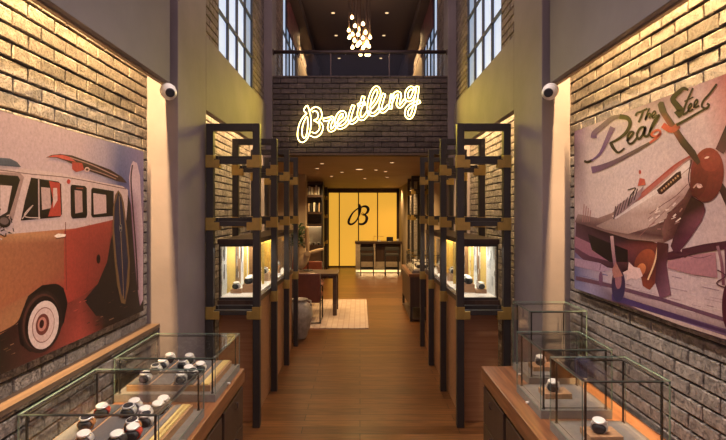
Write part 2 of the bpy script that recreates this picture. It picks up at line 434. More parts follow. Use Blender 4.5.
# mezzanine
sbox('ceiling', 'ceil_dark', -1.7, 1.7, 6.8, 14.1, 5.5, 5.6, label='dark mezzanine ceiling with small downlights')
sbox('floor', 'ceil_dark', -1.7, 1.7, 7.1, 14.1, 2.95, 3.0)
sbox('wall_back', 'ceil_dark', -1.7, 1.7, 14.0, 14.1, 3.0, 5.5)
for s, nm, i in ((-1, 'left', 3), (1, 'right', 4)):
    brick_wall('wall_' + nm, (s * 1.24, 7.15), (0, 1), (-s, 0), 4.2, 3.0, 5.5, 'brick_brown', 'mortar_dark', holes=((.72, 2.35, 3.0, 5.5),), seed=51 + s)
    window('window_%d' % i, s, 1.25, 7.88, 9.50, 3.0, 5.5, 4, (4.0, 4.75), ['sky_pane', 'sky_pane_dim'], 'tall narrow window on the %s side of the mezzanine' % nm)
    xs = sorted((s * 1.21, s * 1.29))
    sbox('trim_11', 'plaster', xs[0], xs[1], 9.55, 11.35, 3.0, 4.95)
    xs = sorted((s * 1.02, s * 1.24))
    sbox('trim_12', 'ceil_dark', xs[0], xs[1], 7.2, 14.0, 5.32, 5.5)
    xs = sorted((s * 1.17, s * 1.19))
    b = MB().box(xs[0], xs[1], 7.9, 9.5, 4.80, 5.33).build('banner', 'maroon_pane')
    tag(b, 'maroon cloth banner hanging before the %s mezzanine window' % nm, 'banner')

# railing over the parapet
rl = thing('balcony_railing', (0, 6.88, 3.70), 'dark metal handrail along the top of the brick parapet', 'railing')
kid(MB().tube([(-1.22, 0, .36), (1.22, 0, .36)], .026, 12), 'handrail', 'rail', rl)
for s in (-1, 1):
    kid(MB().cyl((s * 1.205, 0, .36), (s * 1.22, 0, .36), .045, n=16), 'wall_flange', 'rail', rl)
for x in (-.41, .41):
    kid(MB().box(x - .006, x + .006, -.012, .012, 0, .34), 'baluster', 'rail', rl)
kid(MB().box(-1.2, 1.2, -.004, .004, .02, .32), 'glass_panel', 'glass_clear', rl)

# ------------------------------------------------------------------ neon sign
def catmull(pts, k=6, closed=False):
    pts = [Vector(p) for p in pts]; n = len(pts); out = []
    rng = range(n if closed else n - 1)
    for i in rng:
        p0 = pts[(i-1) % n] if (closed or i > 0) else pts[0]
        p1, p2 = pts[i], pts[(i+1) % n]
        p3 = pts[(i+2) % n] if (closed or i + 2 < n) else pts[-1]
        for j in range(k):
            t = j / k
            out.append(.5 * ((2*p1) + (-p0+p2)*t + (2*p0-5*p1+4*p2-p3)*t*t + (-p0+3*p1-3*p2+p3)*t*t*t))
    if not closed: out.append(pts[-1])
    return out
sign = thing('neon_sign', (0, 6.78, 2.9), 'glowing yellow neon script sign reading the shop name on dark brick', 'neon sign')
NY = -.03
def sg(px, py):
    x, y, z = plane_y(px, py, 6.75); return (x, NY, z - 2.9)
def crop_pts(pts, ox, oy, s=8.8): return [sg(ox + a / s, oy + b / s) for a, b in pts]
TR = .0056
def outline_tube(pts, closed=False):
    return MB().tube(catmull(pts, 5, closed), TR, 8, closed=closed)
def double(pts, w=1.5):
    """two parallel glass tubes either side of a pen stroke, joined at the ends"""
    c = catmull(pts, 5); w *= 6.75 / F; a, b = [], []
    for i, p in enumerate(c):
        d = (c[min(i+1, len(c)-1)] - c[max(i-1, 0)])
        if d.length < 1e-9: continue
        d.normalize(); nn = Vector((-d.z, 0, d.x))
        a.append(p + nn * w); b.append(p - nn * w)
    return MB().tube(a + b[::-1], TR, 8, closed=True)
LB = []
bo = (293, 98)
B1 = [(95,105),(125,66),(142,108),(155,160),(158,230),(148,300),(122,362),(85,390),(55,378),(40,335),(44,275),(64,210),(96,160),(118,138)]
B2 = [(124,165),(98,205),(82,262),(80,318),(94,352),(114,338),(126,285),(131,220)]
B3 = [(150,112),(178,86),(212,80),(240,100),(254,138),(248,178),(228,204),(252,222),(264,258),(254,300),(228,332),(190,346),(152,332)]
B4 = [(168,122),(196,114),(216,128),(222,158),(208,186),(184,196),(206,210),(228,226),(234,262),(220,292),(194,308),(166,300)]
for pts, cl in ((B1, True), (B2, True), (B3, False), (B4, False)):
    m0 = MB().tube(catmull(crop_pts(pts, *bo), 5, cl), TR, 8, closed=cl)
    LB.append(m0)
g = kid(LB[0], 'letter_tube', 'neon', sign)
for m0 in LB[1:]: kid(m0, 'letter_tube', 'neon', sign)
strokes = [
 (323, 90, [(4,262),(45,256),(82,246),(64,288),(54,330),(66,354),(92,344),(112,316)]),
 (323, 90, [(112,316),(150,272),(182,246),(190,212),(172,196),(146,208),(122,250),(116,296),(134,326),(168,326),(202,302),(228,266)]),
 (323, 90, [(268,135),(246,200),(234,255),(250,286),(280,272),(306,240)]),
 (353, 80, [(92,145),(72,220),(52,288),(60,334),(86,340),(114,312),(136,275)]),
 (353, 80, [(42,222),(106,206)]),
 (353, 80, [(152,248),(198,190),(228,122),(224,82),(204,68),(176,96),(150,162),(138,240),(146,290),(174,304),(208,286),(236,250)]),
 (353, 80, [(274,122),(252,190),(240,248),(260,276),(290,256),(316,224)]),
 (385, 76, [(64,162),(54,220),(46,288)]),
 (385, 76, [(52,232),(82,170),(110,148),(130,164),(122,205),(114,246),(130,268),(156,244),(178,212)]),
 (385, 76, [(258,116),(228,104),(202,124),(188,166),(198,206),(226,206),(250,166),(264,112)]),
 (385, 76, [(284,92),(280,160),(266,236),(248,318),(224,362),(196,356),(188,318),(208,276),(250,248),(308,224)]),
]
for ox, oy, p in strokes: kid(double(crop_pts(p, ox, oy)), 'letter_tube', 'neon', sign)
for px, py in ((312,115),(340,112),(368,100),(393,92),(412,90)):
    x, y, z = sg(px, py); kid(MB().cyl((x, 0.045, z), (x, NY, z), .008, n=8), 'mounting_clip', 'neon_back', sign)

# ------------------------------------------------------------------ wall prints
def ink(c):                                    # printed colour: a little more contrast, a little less chroma
    r = lin(c); g = .3*r[0] + .6*r[1] + .1*r[2]
    return tuple(1.12 * (max(0, v*.84 + g*.16)) ** 1.22 for v in r[:3]) + (1,)
class Art:
    def __init__(s, X): s.X = X; s.bm = bmesh.new(); s.lay = s.bm.loops.layers.float_color.new('Col'); s.k = 0; s.sg = -1 if X > 0 else 1
    def face3(s, pts, cols):
        s.k += 1
        off = s.sg * (.000014 * s.k)
        vs = [s.bm.verts.new((p[0] + off, p[1], p[2])) for p in pts]
        for tri in tessellate_polygon([[Vector((p[1], p[2], 0)) for p in pts]]):
            try: f = s.bm.faces.new([vs[i] for i in tri])
            except ValueError: continue
            for l, i in zip(f.loops, tri): l[s.lay] = ink(cols[min(i, len(cols) - 1)])
    def poly(s, px, col):
        cols = col if isinstance(col, list) else [col] * len(px)
        s.face3([plane_x(a, b, s.X) for a, b in px], cols)
    def grid(s, xs, ys, cols):                 # smooth colour field over the print in its own plane
        s.k += 1; off = s.sg * (.000014 * s.k)
        V = [[s.bm.verts.new((lambda p: (p[0] + off, p[1], p[2]))(plane_x(x, y, s.X))) for x in xs] for y in ys]
        for j in range(len(ys)-1):
            for i in range(len(xs)-1):
                f = s.bm.faces.new((V[j][i], V[j][i+1], V[j+1][i+1], V[j+1][i]))
                for l, (a, b) in zip(f.loops, ((j, i), (j, i+1), (j+1, i+1), (j+1, i))): l[s.lay] = ink(cols[a][b])
    def ell(s, cx, cy, rx, ry, col, tilt=0, n=28, col2=None):
        p = []; cs = []
        for i in range(n):
            t = 2*PI*i/n; x, y = rx*math.cos(t), ry*math.sin(t)
            p.append((cx + x*math.cos(tilt) - y*math.sin(tilt), cy + x*math.sin(tilt) + y*math.cos(tilt)))
            cs.append(col if col2 is None else tuple(a + (b-a)*(.5+.5*math.sin(t)) for a, b in zip(col, col2)))
        s.poly(p, cs)
    def stroke(s, pts, w, col, w2=None, k=5):
        c = catmull([(a, b, 0) for a, b in pts], k) if len(pts) > 2 else [Vector((a, b, 0)) for a, b in pts]
        w2 = w if w2 is None else w2; n = len(c)
        L_, R_ = [], []
        for i, p in enumerate(c):
            d = c[min(i+1, n-1)] - c[max(i-1, 0)]
            if d.length < 1e-6: d = Vector((1, 0, 0))
            d.normalize(); ww = (w + (w2 - w) * i / max(1, n-1)) / 2
            L_.append((p.x - d.y*ww, p.y + d.x*ww)); R_.append((p.x + d.y*ww, p.y - d.x*ww))
        s.k += 1; off = s.sg * (.000014 * s.k)
        cc = col if isinstance(col, list) else [col, col]
        def V(q): a = plane_x(q[0], q[1], s.X); return s.bm.verts.new((a[0] + off, a[1], a[2]))
        lv = [V(q) for q in L_]; rv = [V(q) for q in R_]
        for i in range(n-1):
            f = s.bm.faces.new((lv[i], lv[i+1], rv[i+1], rv[i]))
            for l, t in zip(f.loops, (i, i+1, i+1, i)):
                u = t / (n-1); l[s.lay] = ink(tuple(a + (b-a)*u for a, b in zip(cc[0], cc[1])))
    def done(s, name, parent):
        me = bpy.data.meshes.new(name); s.bm.to_mesh(me); s.bm.free(); me.materials.append(M['print'])
        o = bpy.data.objects.new(name, me); COL.objects.link(o); o.parent = parent
        o.matrix_parent_inverse = Matrix.Translation(parent.location).inverted(); return o
def board(name, X, s, y0, y1, z0, z1, label):
    r = thing(name, (X + s * .02, (y0+y1)/2, z0), label, 'wall picture')
    xs = sorted((X, X + s * .026))
    o = MB().box(xs[0], xs[1], y0, y1, z0, z1).build('panel', 'ledge'); o.parent = r; o.matrix_parent_inverse = Matrix.Translation(r.location).inverted()
    return r
# left: the van
XL = -1.487
rp = board('wall_picture', XL - .001, -1, 1.50, 3.365, 1.130, 2.223, 'large print of an orange and white camper van with surfboards on the left brick wall')
A = Art(XL)
def edge_y(px, z, X=XL): Y = F * abs(X) / abs(px - VX); return VY + (H - z) * F / Y
xs = [-126, -60, 0, 45, 80, 105, 120, 143.5]
def rowL(t): return [edge_y(x, 2.222 - t * (2.222 - 1.131)) for x in xs]
# background field in its own plane
A.k += 1
rowsL = [0, .2, .45, .62, .80, 1.0]
skyc = [[(170,140,145)]*5 + [(150,130,145),(110,105,135),(135,115,140)],
        [(175,145,145)]*5 + [(150,132,145),(90,88,125),(120,105,135)],
        [(165,135,130)]*5 + [(120,95,100),(90,70,80),(135,105,120)],
        [(80,55,45),(90,60,50),(95,60,50),(130,60,45),(110,60,50),(70,50,48),(60,45,50),(110,80,95)],
        [(40,30,26),(42,30,25),(48,34,28),(80,42,34),(135,56,44),(55,38,32),(50,36,34),(58,42,45)],
        [(55,40,28),(60,42,30),(62,44,32),(105,52,40),(165,66,50),(58,38,30),(48,32,28),(42,30,30)]]
V = [[A.bm.verts.new(plane_x(x, rowL(t)[i], XL)) for i, x in enumerate(xs)] for t in rowsL]
for j in range(len(rowsL)-1):
    for i in range(len(xs)-1):
        f = A.bm.faces.new((V[j][i], V[j][i+1], V[j+1][i+1], V[j+1][i]))
        for l, (a, b) in zip(f.loops, ((j, i), (j, i+1), (j+1, i+1), (j+1, i))): l[A.lay] = ink(skyc[a][b])
A.poly([(108,222),(128,195),(134,215),(139,285),(137,308),(118,316),(96,316),(84,300),(98,284),(106,262)], (52,36,32))
A.poly([(133,161),(137,163),(140,176),(141,200),(143,230),(143,300),(140,306),(137,285),(134,250),(131,208),(129,178),(131,165)], [(185,155,160)]*6 + [(150,110,125)]*2 + [(130,90,110)]*2 + [(185,155,160)]*2)
A.stroke([(132.5,165),(131,180),(133,210),(136,250),(138,290)], 1.4, (70,35,40))
# body
A.poly([(-110,150),(-40,157),(0,165),(28,169),(60,173),(100,182),(122,186),(128,190),(127.5,205),(126,221),(113,221),(80,229),(15,235),(-60,246),(-110,254)], (182,152,146))
A.stroke([(-100,158),(0,170),(30,174),(70,178),(126,189)], .9, (120,88,82))
A.poly([(-110,250),(-60,243),(15,233.5),(80,228),(116,219),(115,226),(110.8,240),(107,262),(97.5,284),(84,295),(67.4,303.5),(63.5,288),(56,283.5),(42,285),(28,296),(22,312),(17.7,324),(0,334.5),(-60,352),(-110,368)],
       [(170,112,72),(172,116,75),(180,125,82),(165,88,60),(125,55,45),(120,52,42),(125,52,40),(128,50,38),(140,56,40),(150,56,40),(150,55,40),(150,60,42),(155,72,48),(155,85,55),(158,100,64),(162,108,68),(165,110,70),(180,112,66),(180,112,66),(180,112,66)])
A.poly([(64,231),(112,220),(107,262),(97,284),(68,303),(64,288)], [(158,62,44),(150,60,44),(125,50,38),(130,52,38),(160,58,42),(160,60,42)])
A.stroke([(65.5,222),(66,260),(66.5,290)], .7, (110,45,35))
A.stroke([(89,224),(89,260),(86,290)], .5, (130,48,38))
A.poly([(54,236),(58,233.5),(66,234.5),(65,236.5),(57,237.8)], (215,190,175)); A.stroke([(56,238.5),(65,237.5)], .8, (90,40,30))
A.ell(98.4, 259, 2, 4.6, (48,28,26))
A.stroke([(0,333),(17,323),(24,308),(29,297),(42,287),(56,284.5),(63,290),(67,303)], 1.4, (75,40,30))
A.poly([(17.7,324),(28,296),(42,285.5),(56,284),(63.5,288),(67.4,303.5),(64,322),(52,346),(30,352),(20,344)], (42,26,22))
A.ell(41.5, 322, 20.5, 31.5, (58,36,30), .18)
A.ell(41, 322, 18.2, 28.6, (90,52,42), .18); A.ell(42.2, 323, 17.2, 27.2, (46,28,24), .18)
A.ell(43.4, 325, 15.0, 24.6, (205,175,165), .18)
A.ell(43.2, 325, 11.0, 18.2, (150,105,95), .18); A.ell(43.4, 325, 10.2, 17.0, (200,165,155), .18)
A.ell(42.4, 324.5, 6.6, 11, (120,60,50), .18); A.ell(42, 324.2, 4.4, 7.2, (185,120,105), .18); A.ell(41.6, 324, 2.3, 4.4, (70,30,26), .18)
# windows
def win(p, inner):
    A.poly(p, (40,26,24))
    for q, c in inner: A.poly(q, c)
A.poly([(-110,161),(0,172),(20,173),(24,177),(18,200),(13,220),(0,229),(-110,240)], (150,118,112))
A.poly([(-104,166),(0,174.5),(18,176),(20,180),(14,200),(8,219),(0,225),(-104,235)], (44,30,27))
A.poly([(0,185),(12,186),(7,212),(0,216)], (185,155,150)); A.poly([(-60,178),(-18,182),(-20,215),(-60,222)], (170,140,135))
win([(31,177.6),(58,181.5),(61,184),(62,214),(60,217),(20.7,220.6),(25,200)], [([(41,187),(50,188),(51,208),(42,210)], (170,138,132)), ([(49,181),(60,183),(61,216),(48,216.5),(53,200)], (165,58,44)), ([(53,188),(57,188),(57.5,200),(53,208)], (185,150,142))])
A.stroke([(38.6,179),(39,219.5)], 1.3, (170,140,135)); A.stroke([(22,219),(33,205),(24,216),(40,218)], 1.0, (180,150,142))
win([(71.5,184.6),(85,186),(86.6,188),(87.2,215),(86,217.8),(72.5,218.6),(70.8,216),(70.4,187)], [([(74.5,190),(82,191),(82.6,212),(75.2,213.5)], (165,128,122))])
win([(92.5,187.6),(113.7,191),(113.6,216),(92.8,217.6),(91,215),(91.2,189.5)], [([(93.2,193),(106,195),(106.4,213),(93.8,214.5)], (180,145,140))])
A.stroke([(76,188),(83,188.5)], 1.2, (130,60,50)); A.ell(68.5, 181.6, 1.9, 2.4, (170,50,40))
A.poly([(-30,159),(0,157.6),(10,158.5),(17,162),(21,167),(0,165.5),(-30,164)], [(95,95,105)]*3+[(80,80,92)]*4)
# boards on the roof
A.poly([(45.8,157.6),(51,155),(60,154),(72,155.4),(91.6,162.6),(110,169.5),(122,177),(127,183),(118,181.4),(97.5,174),(80,168),(66,161),(56,157.5)], (70,42,40))
A.poly([(47,157.2),(53,155.2),(62,154.8),(70,157),(76,162),(64,159.4),(56,157)], (178,70,62))
A.stroke([(70,157.5),(92,165),(118,177)], .9, (160,120,112)); A.stroke([(86,168),(104,174),(116,179)], .8, (150,110,102))
A.poly([(72,162),(82,163),(84,170),(76,172),(72,169)], (160,58,48)); A.ell(87,169.5,2.6,2.4,(190,150,140)); A.ell(87,169.5,1.4,1.2,(70,40,38))
# dark board with tan edges
A.poly([(118.2,190),(121.5,195),(123.8,203),(127,230),(129.8,262),(129,285),(125,304),(121,303),(117,284),(114.6,262),(112.5,235),(113,208),(115,195)], (118,86,50))
A.poly([(118.4,192),(121.3,199),(124.6,222),(128.2,262),(125.0,300),(121.2,294),(116.6,262),(114.0,230),(114.4,205)], (52,46,66))
A.stroke([(119,196),(120.5,230),(122.5,270),(123.5,298)], .5, (150,115,70))
A.ell(120.6,228,1.3,4.0,(130,115,100)); A.ell(120.6,226,.7,1.2,(52,46,66)); A.ell(120.6,230,.7,1.2,(52,46,66))
# front mirror and clutter
for i in range(26):
    a = R.uniform(0, 2*PI); x, y = R.uniform(-6, 14), R.uniform(214, 240); l = R.uniform(2, 7)
    A.stroke([(x, y), (x + l*math.cos(a), y + l*math.sin(a))], R.uniform(.6, 1.4), R.choice([(40,28,26),(60,44,40),(190,160,150),(46,30,28)]))
A.ell(4, 222, 6.5, 5.5, (48,34,32), .3); A.ell(4, 221, 4.5, 3.6, (110,88,84), .3)
for i in range(150):                           # grass flecks
    t = R.random(); x = R.uniform(-60, 134); zb = R.uniform(1.145, 1.42 if x > 66 else 1.30); y = edge_y(x, zb)
    if 14 < x < 68 and y < 362: continue
    if 112 < x < 131 and y < 306: continue
    l = R.uniform(1.5, 5); c = R.choice([(120,85,55),(90,60,42),(150,110,80),(60,40,30)] if not 50 < x < 85 else [(190,90,70),(140,55,42),(120,45,36)])
    A.stroke([(x, y), (x + l, y - l*.45)], R.uniform(.4, .9), c)
A.done('print', rp)
# right: the aeroplane
XR = 1.457
rp2 = board('wall_picture', XR + .001, 1, 1.30, 3.335, 1.288, 2.355, 'large print of a propeller aeroplane under lettering on the right brick wall')
A = Art(XR); A.k += 1
xs = [574.6, 590, 620, 660, 700, 726, 780, 909]
rowsR = [0, .12, .5, .72, .9, 1.0]
cR = [[(150,110,130),(180,150,150),(185,155,150),(150,115,115),(175,140,140),(160,90,90),(150,100,100),(150,110,110)],
      [(120,90,100),(200,172,165),(200,172,165),(195,165,158),(195,162,158),(185,125,120),(180,140,135),(180,140,135)],
      [(180,150,148),(198,170,163),(200,172,165),(195,165,160),(190,158,152),(190,158,152),(180,150,145),(175,145,140)],
      [(120,105,140),(170,145,155),(190,160,155),(190,155,155),(190,158,155),(188,155,152),(180,150,145),(170,140,136)],
      [(95,95,140),(160,140,160),(185,155,155),(192,160,158),(195,162,158),(190,158,154),(180,150,145),(170,140,136)],
      [(130,125,160),(150,135,165),(95,55,70),(120,80,90),(95,60,75),(80,50,60),(90,60,66),(90,60,66)]]
V = [[A.bm.verts.new(plane_x(x, edge_y(x, 2.354 - t*(2.354-1.29), XR), XR)) for x in xs] for t in rowsR]
for j in range(len(rowsR)-1):
    for i in range(len(xs)-1):
        f = A.bm.faces.new((V[j][i], V[j][i+1], V[j+1][i+1], V[j+1][i]))
        for l, (a, b) in zip(f.loops, ((j, i), (j, i+1), (j+1, i+1), (j+1, i))): l[A.lay] = ink(cR[a][b])
for i in range(70):                            # streaks of the apron
    x = R.uniform(578, 715); y = edge_y(x, R.uniform(1.36, 1.56), XR); l = R.uniform(6, 22)
    A.stroke([(x, y), (x+l, y + l*.22)], R.uniform(.3, .8), R.choice([(165,130,135),(205,178,172),(150,115,125)] if x > 605 else [(100,95,145),(175,160,180)]))
# runway bands
A.poly([(576,276),(612,284),(660,297),(726,318),(726,322),(660,301),(612,288),(576,280)], (110,70,90))
A.poly([(612,294),(632,300),(680,315),(726,329),(790,352),(790,362),(726,336),(680,321),(632,306),(612,300)], [(80,55,110),(70,40,75),(120,85,125),(100,60,80),(85,50,65),(85,50,65),(120,80,90),(130,100,140),(75,45,75),(80,55,110)])
A.poly([(632,306),(680,321),(726,336),(790,362),(790,366),(726,339.5),(680,325),(640,310)], (180,150,140))
# under-wing darkness
A.poly([(576,222),(600,230),(629,239),(652,241),(664,246),(660,262),(656,282),(650,290),(643,286),(641,276),(630,270),(622,273),(612,268),(598,266),(586,262),(575,252)], [(80,42,55),(62,28,38),(56,24,30),(75,32,28),(120,50,35),(95,38,36),(120,50,40),(140,62,38),(140,62,38),(120,50,36),(62,26,32),(50,22,32),(62,28,42),(75,36,56),(95,50,72),(110,62,88)])
A.poly([(574.8,236),(590,243),(612,252),(612,262),(590,256),(574.8,247)], (150,95,115))
A.poly([(588,234),(610,243),(628,250),(628,262),(610,262),(592,250)], (38,16,26))
A.poly([(574.8,258),(600,263),(612,270),(600,272),(574.8,266)], (165,130,150))
A.ell(645, 262, 9.5, 14, (165,80,42), .5, col2=(105,45,36)); A.ell(641, 270, 4.5, 7, (205,120,62), .4, col2=(150,75,42))
A.poly([(629,262),(634,267),(640,268),(643,276),(636,280),(632,278),(626,281),(628,275),(622,273),(628,270)], (205,165,160))
A.stroke([(658,246),(655,262),(648,280)], 1.6, (215,170,130))
# landing gear
A.stroke([(612,236),(613.5,252),(616,270)], 3.2, [(190,150,145),(130,80,100)])
A.ell(618.5, 285, 6.8, 17, (78,42,66), .0, col2=(58,48,92)); A.ell(618.5, 280, 3.2, 9, (150,95,105)); A.poly([(612,270),(616,262),(620,270),(623,276),(614,278)], (165,105,95))
A.ell(601, 279, 2.0, 7.5, (120,75,105)); A.stroke([(600,270),(601,264)], .8, (120,75,105))
# fuselage
A.poly([(575,222),(578,214),(598,218),(612,213),(626,202),(640,192),(657,180),(675,165),(692,154),(698,160),(694,178),(694,192),(686,212),(674,238),(664,243),(650,241),(629,239),(600,230)],
       [(110,75,78),(150,118,112),(150,115,108),(150,112,102),(150,110,102),(178,140,130),(185,150,140),(185,150,140),(160,105,95),(130,62,52),(130,85,80),(120,66,66),(112,60,60),(90,48,48),(120,78,70),(160,122,110),(150,112,102),(125,88,86)])
A.stroke([(628,205),(640,196),(657,181),(676,165),(693,155)], 3.4, [(160,72,60),(165,60,50)], 2.0)
A.poly([(636,200),(646,190),(662,177),(682,161),(690,157),(672,173),(654,188),(641,200)], (172,92,80))
A.poly([(596,226),(622,214),(646,200),(664,190),(690,168),(696,176),(690,196),(676,212),(654,226),(628,234),(606,230)], [(150,120,112),(175,142,132),(195,165,155),(200,172,162),(205,178,168),(190,150,142),(150,105,98),(165,130,120),(178,145,136),(160,125,116),(145,112,106)])
A.poly([(612,216),(640,200),(660,186),(684,164),(690,160),(691,166),(666,188),(640,204),(616,219)], (208,182,172))
A.poly([(668,214),(684,198),(694,180),(696,192),(686,214),(674,236),(664,242),(662,230)], [(120,72,68),(110,62,58),(96,50,46),(84,40,40),(78,36,38),(90,42,46),(110,60,60),(130,84,78)])
A.poly([(657,190),(677,172.5),(681,171),(682,178),(662,194.5),(659,194)], (70,30,28))
for i in range(8): A.ell(662+i*2.3, 190.4-i*2.05, 1.0, 1.2, (175,130,95))
A.stroke([(650,214),(664,204),(676,196),(688,184)], .7, (120,70,66)); A.stroke([(640,236),(660,216),(680,196)], .6, (140,90,84))
for i in range(26):
    x, y = R.uniform(648, 682), R.uniform(206, 232)
    if y > 236 - (x-648)*.2: continue
    A.stroke([(x, y), (x + R.uniform(2, 6), y - R.uniform(0, 4))], R.uniform(.6, 1.6), R.choice([(95,50,50),(150,100,96),(205,175,165)]))
for i in range(5): A.stroke([(614+i*2.6, 218-i*1.8), (616+i*2.6, 206-i*1.6)], 1.2, (105,75,78))
A.poly([(613,219),(618,205),(626,200),(634,196),(640,190),(644,186),(641,196),(632,205),(622,213)], (150,115,118))
for i in range(7): A.stroke([(614+i*3.4, 219-i*3.1), (618+i*3.3, 206-i*2.9)], .9, (70,45,48))
A.stroke([(629,206),(631,196),(636,188),(628,190)], 1.0, (60,40,42)); A.ell(640.3,172,1.2,2.2,(170,60,45)); A.poly([(638,186),(640,178),(645,179),(646,185)], (185,80,62))
for i in range(4): A.stroke([(583+i*2.2, 222), (584.5+i*2.2, 204+i*2)], .7, (165,110,108))
# far wing and far gear
A.poly([(665,253),(682,249),(705,244),(726,241),(800,232),(800,244),(726,249),(700,253),(680,258),(668,260)], (85,36,52))
A.poly([(668,261),(700,254),(716,252),(718,278),(690,274),(668,268)], (165,110,118))
A.ell(685.5,254.5,2.4,3.2,(90,40,55)); A.poly([(678,240),(683,246),(682,252),(677,247)], (205,175,165)); A.stroke([(690,256),(700,258),(712,255)], .5, (90,40,55))
A.stroke([(718,246),(722,262),(724,285)], 3.0, [(150,105,112),(120,60,80)]); A.stroke([(726,247),(727,275)], 2.4, (100,45,65))
A.ell(728, 306, 5.5, 22, (85,25,45)); A.ell(730, 306, 3.0, 14, (130,70,80)); A.stroke([(718,270),(726,276),(717,283),(726,288)], 1.2, (90,45,60))
# spinner and blades
A.poly([(671,246),(676,232),(683,215),(692,196),(704,203),(706,210),(702,221),(692,236),(680,252),(674,252)], [(85,35,55),(70,26,40),(66,26,32),(62,26,28),(66,28,30),(105,50,60),(130,70,84),(105,45,68),(90,36,60),(90,36,60)])
A.poly([(657.5,242),(669,243.6),(668,258),(667,264),(671.5,295),(660.4,298.5),(655.5,282),(657,262)], [(90,40,42),(85,38,42),(95,45,58),(105,55,72),(135,85,100),(120,70,92),(85,42,62),(80,34,42)])
A.poly([(719,189),(723,183),(732,196),(760,236),(750,240),(730,214)], (75,42,40))
A.poly([(716,149),(720,140),(726,126),(745,96),(750,100),(734,138),(724,154)], [(110,60,62),(100,62,60),(66,48,46),(60,45,42),(60,45,42),(80,55,52),(110,70,66)])
A.ell(707.5, 175, 16.8, 27.5, (150,62,48), .12, col2=(105,42,38))
A.ell(699.5, 180, 8.5, 18, (132,54,43), .2, col2=(92,36,32)); A.ell(711, 162, 10, 9.5, (152,66,52), .1, col2=(146,60,47)); A.ell(707.5,157.5, 2.6, 1.0, (225,180,160), -.3)
A.ell(700, 186, 2.6, 2.2, (205,160,150)); A.stroke([(694,188),(698,184),(703,187)], 1.4, (185,135,125)); A.stroke([(692,160),(689,178),(692,192)], 1.0, (90,40,36))
A.poly([(658,104.5),(660.5,101.5),(664,101.8),(667.5,112),(676,124.5),(686,139),(696,151),(701,162),(698,165),(692,158),(681,145),(672.5,131),(665,120),(660,112)], [(84,62,52)]*5 + [(76,54,46)]*3 + [(90,50,40)]*2 + [(80,50,42)] + [(150,70,52)]*2 + [(90,62,52)])
# lettering
BR = (52,27,28); _st = A.stroke
A.stroke = lambda pts, w, col, w2=None, k=5: _st(pts, w * 1.4, col, None if w2 is None else w2 * 1.4, k); PU = (124,84,122)
A.stroke([(663,125),(672,130),(679,125)], 4.2, [(205,75,50),(160,75,55)])
A.stroke([(584.5,161),(588,162),(593,160)], 1.8, BR)
A.stroke([(592,160.5),(600,154),(606,143),(613,127)], 1.0, [(115,80,125),(128,84,116)], 3.8)
A.stroke([(594,138),(595,133),(603,126),(613,118),(622,116.5)], 4.4, [PU, (110,80,84)], 2.6)
A.stroke([(620,116.5),(628,118),(630.5,124),(626,133),(617,140),(610,143)], 3.6, [BR, BR], 1.4)
A.stroke([(611,142.5),(614.5,149),(619,152.5),(625,148)], 2.8, BR, 1.0)
A.stroke([(592,170),(600,168),(615,162),(634,152),(650,143)], 5.0, [PU, (100,74,64)], 1.8)
A.stroke([(627,141),(632,136),(634,132.6),(631,132),(628,137),(629,143),(633,143),(638,137)], 1.7, BR)
A.stroke([(645,127),(641,128),(637.5,134),(639,139),(643,135),(646,127),(644.5,135),(648,136),(651,131)], 1.8, BR)
A.stroke([(650,132),(655,124),(659.5,116),(658,116),(653,124),(650,133),(653,137),(658,136)], 1.5, BR)
A.stroke([(650,143),(657,138),(661,133),(659,130),(655,131),(652,134.5),(656,136.5),(661,133)], 1.6, [(190,80,55),(200,90,60)])
A.stroke([(636,116),(637.5,113),(642,111.5),(648,108.5)], 1.5, BR); A.stroke([(644,110),(642,116),(639,122.5)], 1.6, BR)
A.stroke([(650,108),(647.5,114),(645.5,120),(649,114),(651,114),(650,118.5)], 1.3, BR); A.stroke([(652,117),(656,113.5),(655,111),(652.5,114.5),(653.5,118),(657.5,115)], 1.2, BR)
A.stroke([(681,91),(675.5,95.5),(673.5,100),(678,106),(681,111),(677,115.5)], 3.0, [BR, BR], 5.6); A.stroke([(679,92.5),(684,88.5),(689,90)], 3.4, BR, 1.6)
A.stroke([(693.5,88),(689,98),(684.5,109),(684,114.5),(689,111)], 1.5, BR); A.stroke([(685,101.5),(694,97)], 1.1, BR)
A.stroke([(688,111),(692,106),(691.5,103.5),(689,107),(689.5,111.5),(694,109)], 1.4, BR)
A.stroke([(694,108),(698,102.5),(697.5,99.5),(695,103),(695.5,107.5),(700,105.5)], 1.4, BR)
A.stroke([(717.5,84),(710,94),(704,101),(702.5,106.5),(707,108.5),(709.5,105),(707.5,103.5)], 1.6, BR)
A.stroke([(677,125),(688,119),(700,112),(708,107.5)], 1.9, BR, 1.3)
A.done('print', rp2)

# ------------------------------------------------------------------ security cameras
for s, lab in ((-1, 'white dome camera under the left concrete beam'), (1, 'white dome camera under the right concrete beam')):
    px = 169.0 if s < 0 else 549.6
    Y = 3.38; x = (px - VX) * Y / F; z = H - (92.5 - VY) * Y / F
    c = thing('security_camera', (x, Y, z), lab, 'camera')
    kid(MB().lathe([(.03, -.0), (.052, .012), (.054, .03), (.05, .05)], axis=(s * .45, .6, .5), m=None), 'mount', 'white', c)
    kid(MB().ball((0, 0, 0), .052, sc=(1, 1, 1), seg=24), 'housing', 'white', c)
    d = Vector((-x * .9, -Y * .6, -.55)).normalized()
    kid(MB().lathe([(.030, .042), (.031, .050), (.024, .054)], axis=d), 'lens', 'black', c)
    kid(MB().cyl((0, .01, 0), (s * .02, .09, .05), .022, .03, 16), 'bracket', 'white', c)

